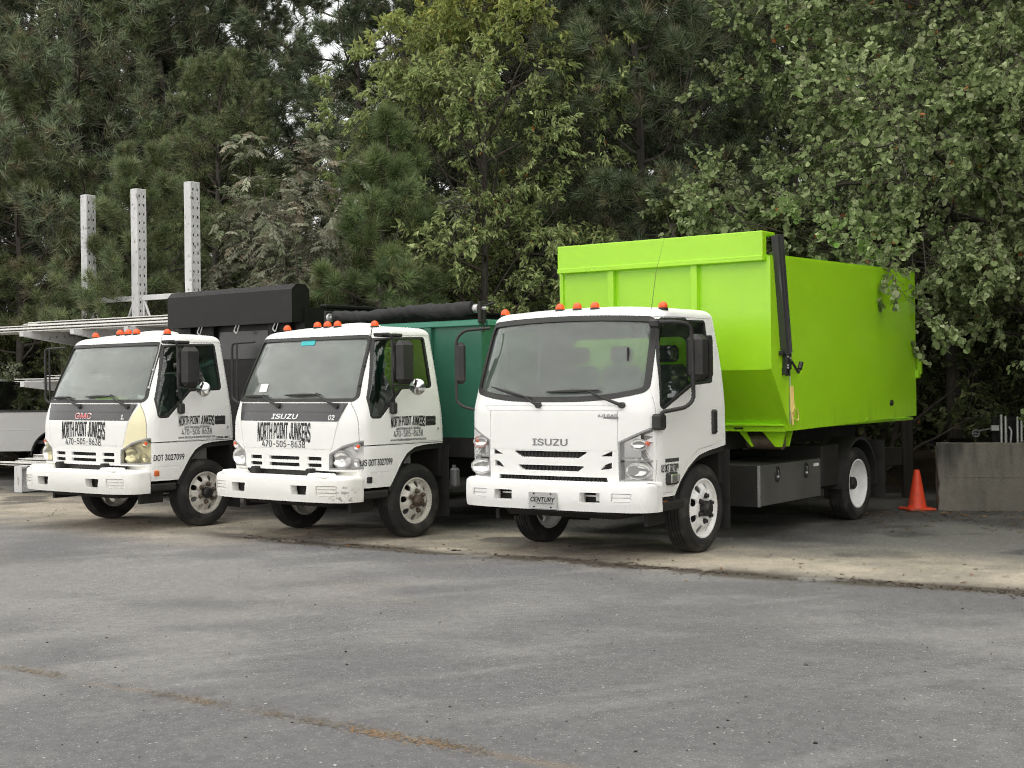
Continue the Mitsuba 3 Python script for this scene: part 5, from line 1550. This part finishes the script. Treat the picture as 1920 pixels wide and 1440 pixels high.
# sumac: a fan of bare stems with drooping compound leaves
def sumac(seed):
    r = np.random.default_rng(seed)
    n = 18
    az = r.uniform(0, 6.283, n)
    sp = r.uniform(.05, .55, n)
    st = grow(np.stack([.12 * np.cos(az), .12 * np.sin(az), 0 * az], 1), unit(np.stack([np.cos(az) * sp, np.sin(az) * sp, np.ones(n)], 1)), r.uniform(3.4, 5.2, n), 10, -.12, .05, r)
    Ls = np.full(n, 1.6)
    p2, d2, L2, _ = children(st, Ls, 9, .38, 1.0, .6, .95, r, .75, .15)
    br = grow(p2, d2, np.maximum(L2, .3), 6, .1, .13, r)
    p3, d3, L3, _ = children(br, np.full(len(br), .5), 12, .25, 1.0, .75, 1.0, r, .7, .1)
    rach = grow(p3, d3, np.full(len(p3), .30) * r.uniform(.7, 1.25, len(p3)), 5, -.9, .05, r)
    V = []
    k = 9
    N = len(rach)
    idx = np.repeat(np.arange(N), k * 2)
    tt = np.tile(np.repeat(np.linspace(.18, .98, k), 2), N)
    sd = np.tile([1, -1], N * k)
    P, D = sample(rach, idx, tt)
    sidev = unit(np.cross(D, np.array([0, 0, 1.0])))
    ld = unit(D * .45 + sidev * sd[:, None] * .8 + np.array([0, 0, -.45]) + .15 * r.standard_normal(D.shape))
    L = .095 * (1 - .35 * np.abs(tt - .5)) * np.exp(r.normal(0, .15, len(P)))
    nrm = unit(np.cross(ld, sidev * sd[:, None]) + .3 * r.standard_normal(D.shape))
    s = unit(np.cross(ld, nrm))
    tpl = np.array([(0, 0, 0), (.17, .4, .03), (0, 1, -.06), (-.17, .4, .03)])
    V = P[:, None] + L[:, None, None] * (s[:, None] * tpl[:, 0][:, None] + ld[:, None] * tpl[:, 1][:, None] + nrm[:, None] * tpl[:, 2][:, None])
    F = np.array([[0, 1, 2], [0, 2, 3]])[None] + (np.arange(len(P)) * 4)[:, None, None]
    c = tint(N, [(.27, .28, .205), (.32, .325, .245), (.31, .275, .205), (.23, .265, .165)], (4, 3, 2, 3), .2, r)
    c = np.repeat(c, k * 8, 0)
    tv, tf = tubes(st, r.uniform(.022, .035, n), np.full(n, .010), 6)
    b1 = tubes(br, np.full(len(br), .009), np.full(len(br), .004), 4)
    b2 = tubes(rach, np.full(N, .0028), np.full(N, .0015), 3)
    return (tv, tf), join([b1, b2])[:2], (V.reshape(-1, 3), F.reshape(-1, 3), c)


a, b, c = sumac(51)
place_tree('sumac_shrub', 'grey-brown sumac shrub with drooping compound leaves behind the black dump body', 'shrub', None, at(545, 21.9, .0), a, b, c, 'leaf', mats=('twig_bark', 'twig_bark'))

# the wood beyond: three kinds of tree repeated, too deep in shade to tell apart
for q in range(3):
    a, b, c = pine_parts(15.5 + q, 3.2, .5, 60, 8, 4, 24, DARKG, (4, 4, 2, 1), 60 + q, .27, needle_w=.022, prof=.5)
    scene[f'wood_kind_{q}'] = {'type': 'shapegroup', 'trunk': mikit.ply(a, 'bark', True), 'limbs': mikit.ply(b, 'twig_bark', True), 'crown': mikit.ply(c[:2], 'needle', False, color=c[2])}
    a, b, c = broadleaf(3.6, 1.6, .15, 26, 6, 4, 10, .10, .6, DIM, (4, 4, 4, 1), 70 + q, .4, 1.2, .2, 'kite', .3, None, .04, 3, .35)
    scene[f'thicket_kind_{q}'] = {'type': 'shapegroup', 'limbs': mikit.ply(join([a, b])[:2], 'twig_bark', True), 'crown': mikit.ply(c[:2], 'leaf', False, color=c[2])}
r = np.random.default_rng(77)
labels['forest'] = {'label': 'dark wood of pines filling the background', 'kind': 'stuff'}
for k, (bx, by, sd) in enumerate(((9.8, 13.6, 44), (10.6, 10.4, 145), (11.6, 7.0, 250), (9.9, 16.9, 80), (12.4, 3.5, 10))):   # unseen trees added right of the frame to shade the lime body
    scene[f'forest__{900 + k:03d}'] = {'type': 'instance', 'g': {'type': 'ref', 'id': 'side_shade_wood'}, 'to_world': T().translate([bx, by, 0]).rotate([0, 0, 1], float(sd))}
for k, (bx, by, sd) in enumerate(((13, 16, 0), (15, 13.5, 70), (15.5, 10.5, 140), (17, 7.5, 210), (14.5, 18.5, 280), (18, 15, 20))):  # unseen pines added to darken what the side windows reflect
    scene[f'forest__{910 + k:03d}'] = {'type': 'instance', 'g': {'type': 'ref', 'id': f'wood_kind_{k % 3}'}, 'to_world': T().translate([bx, by, 0]).rotate([0, 0, 1], float(sd))}
k = 0
for row, (y, st) in enumerate(((30.0, 2.1), (34.0, 2.6), (39, 3.4), (45, 4.0))):
    for x in np.arange(-y * .52, y * .52, st):
        xx, yy = x + r.normal(0, .5), y + r.normal(0, .7)
        if abs(xx / yy * 2600 + 960 - 578) < (120, 110, 95, 85)[row]:
            continue
        k += 1
        scene[f'forest__{k:03d}'] = {'type': 'instance', 'g': {'type': 'ref', 'id': f'wood_kind_{k % 3}'}, 'to_world': T().translate([xx, yy, .05 * (yy - 25)]).rotate([0, 0, 1], float(r.uniform(0, 360))).scale(float(r.uniform(.85, 1.2)))}
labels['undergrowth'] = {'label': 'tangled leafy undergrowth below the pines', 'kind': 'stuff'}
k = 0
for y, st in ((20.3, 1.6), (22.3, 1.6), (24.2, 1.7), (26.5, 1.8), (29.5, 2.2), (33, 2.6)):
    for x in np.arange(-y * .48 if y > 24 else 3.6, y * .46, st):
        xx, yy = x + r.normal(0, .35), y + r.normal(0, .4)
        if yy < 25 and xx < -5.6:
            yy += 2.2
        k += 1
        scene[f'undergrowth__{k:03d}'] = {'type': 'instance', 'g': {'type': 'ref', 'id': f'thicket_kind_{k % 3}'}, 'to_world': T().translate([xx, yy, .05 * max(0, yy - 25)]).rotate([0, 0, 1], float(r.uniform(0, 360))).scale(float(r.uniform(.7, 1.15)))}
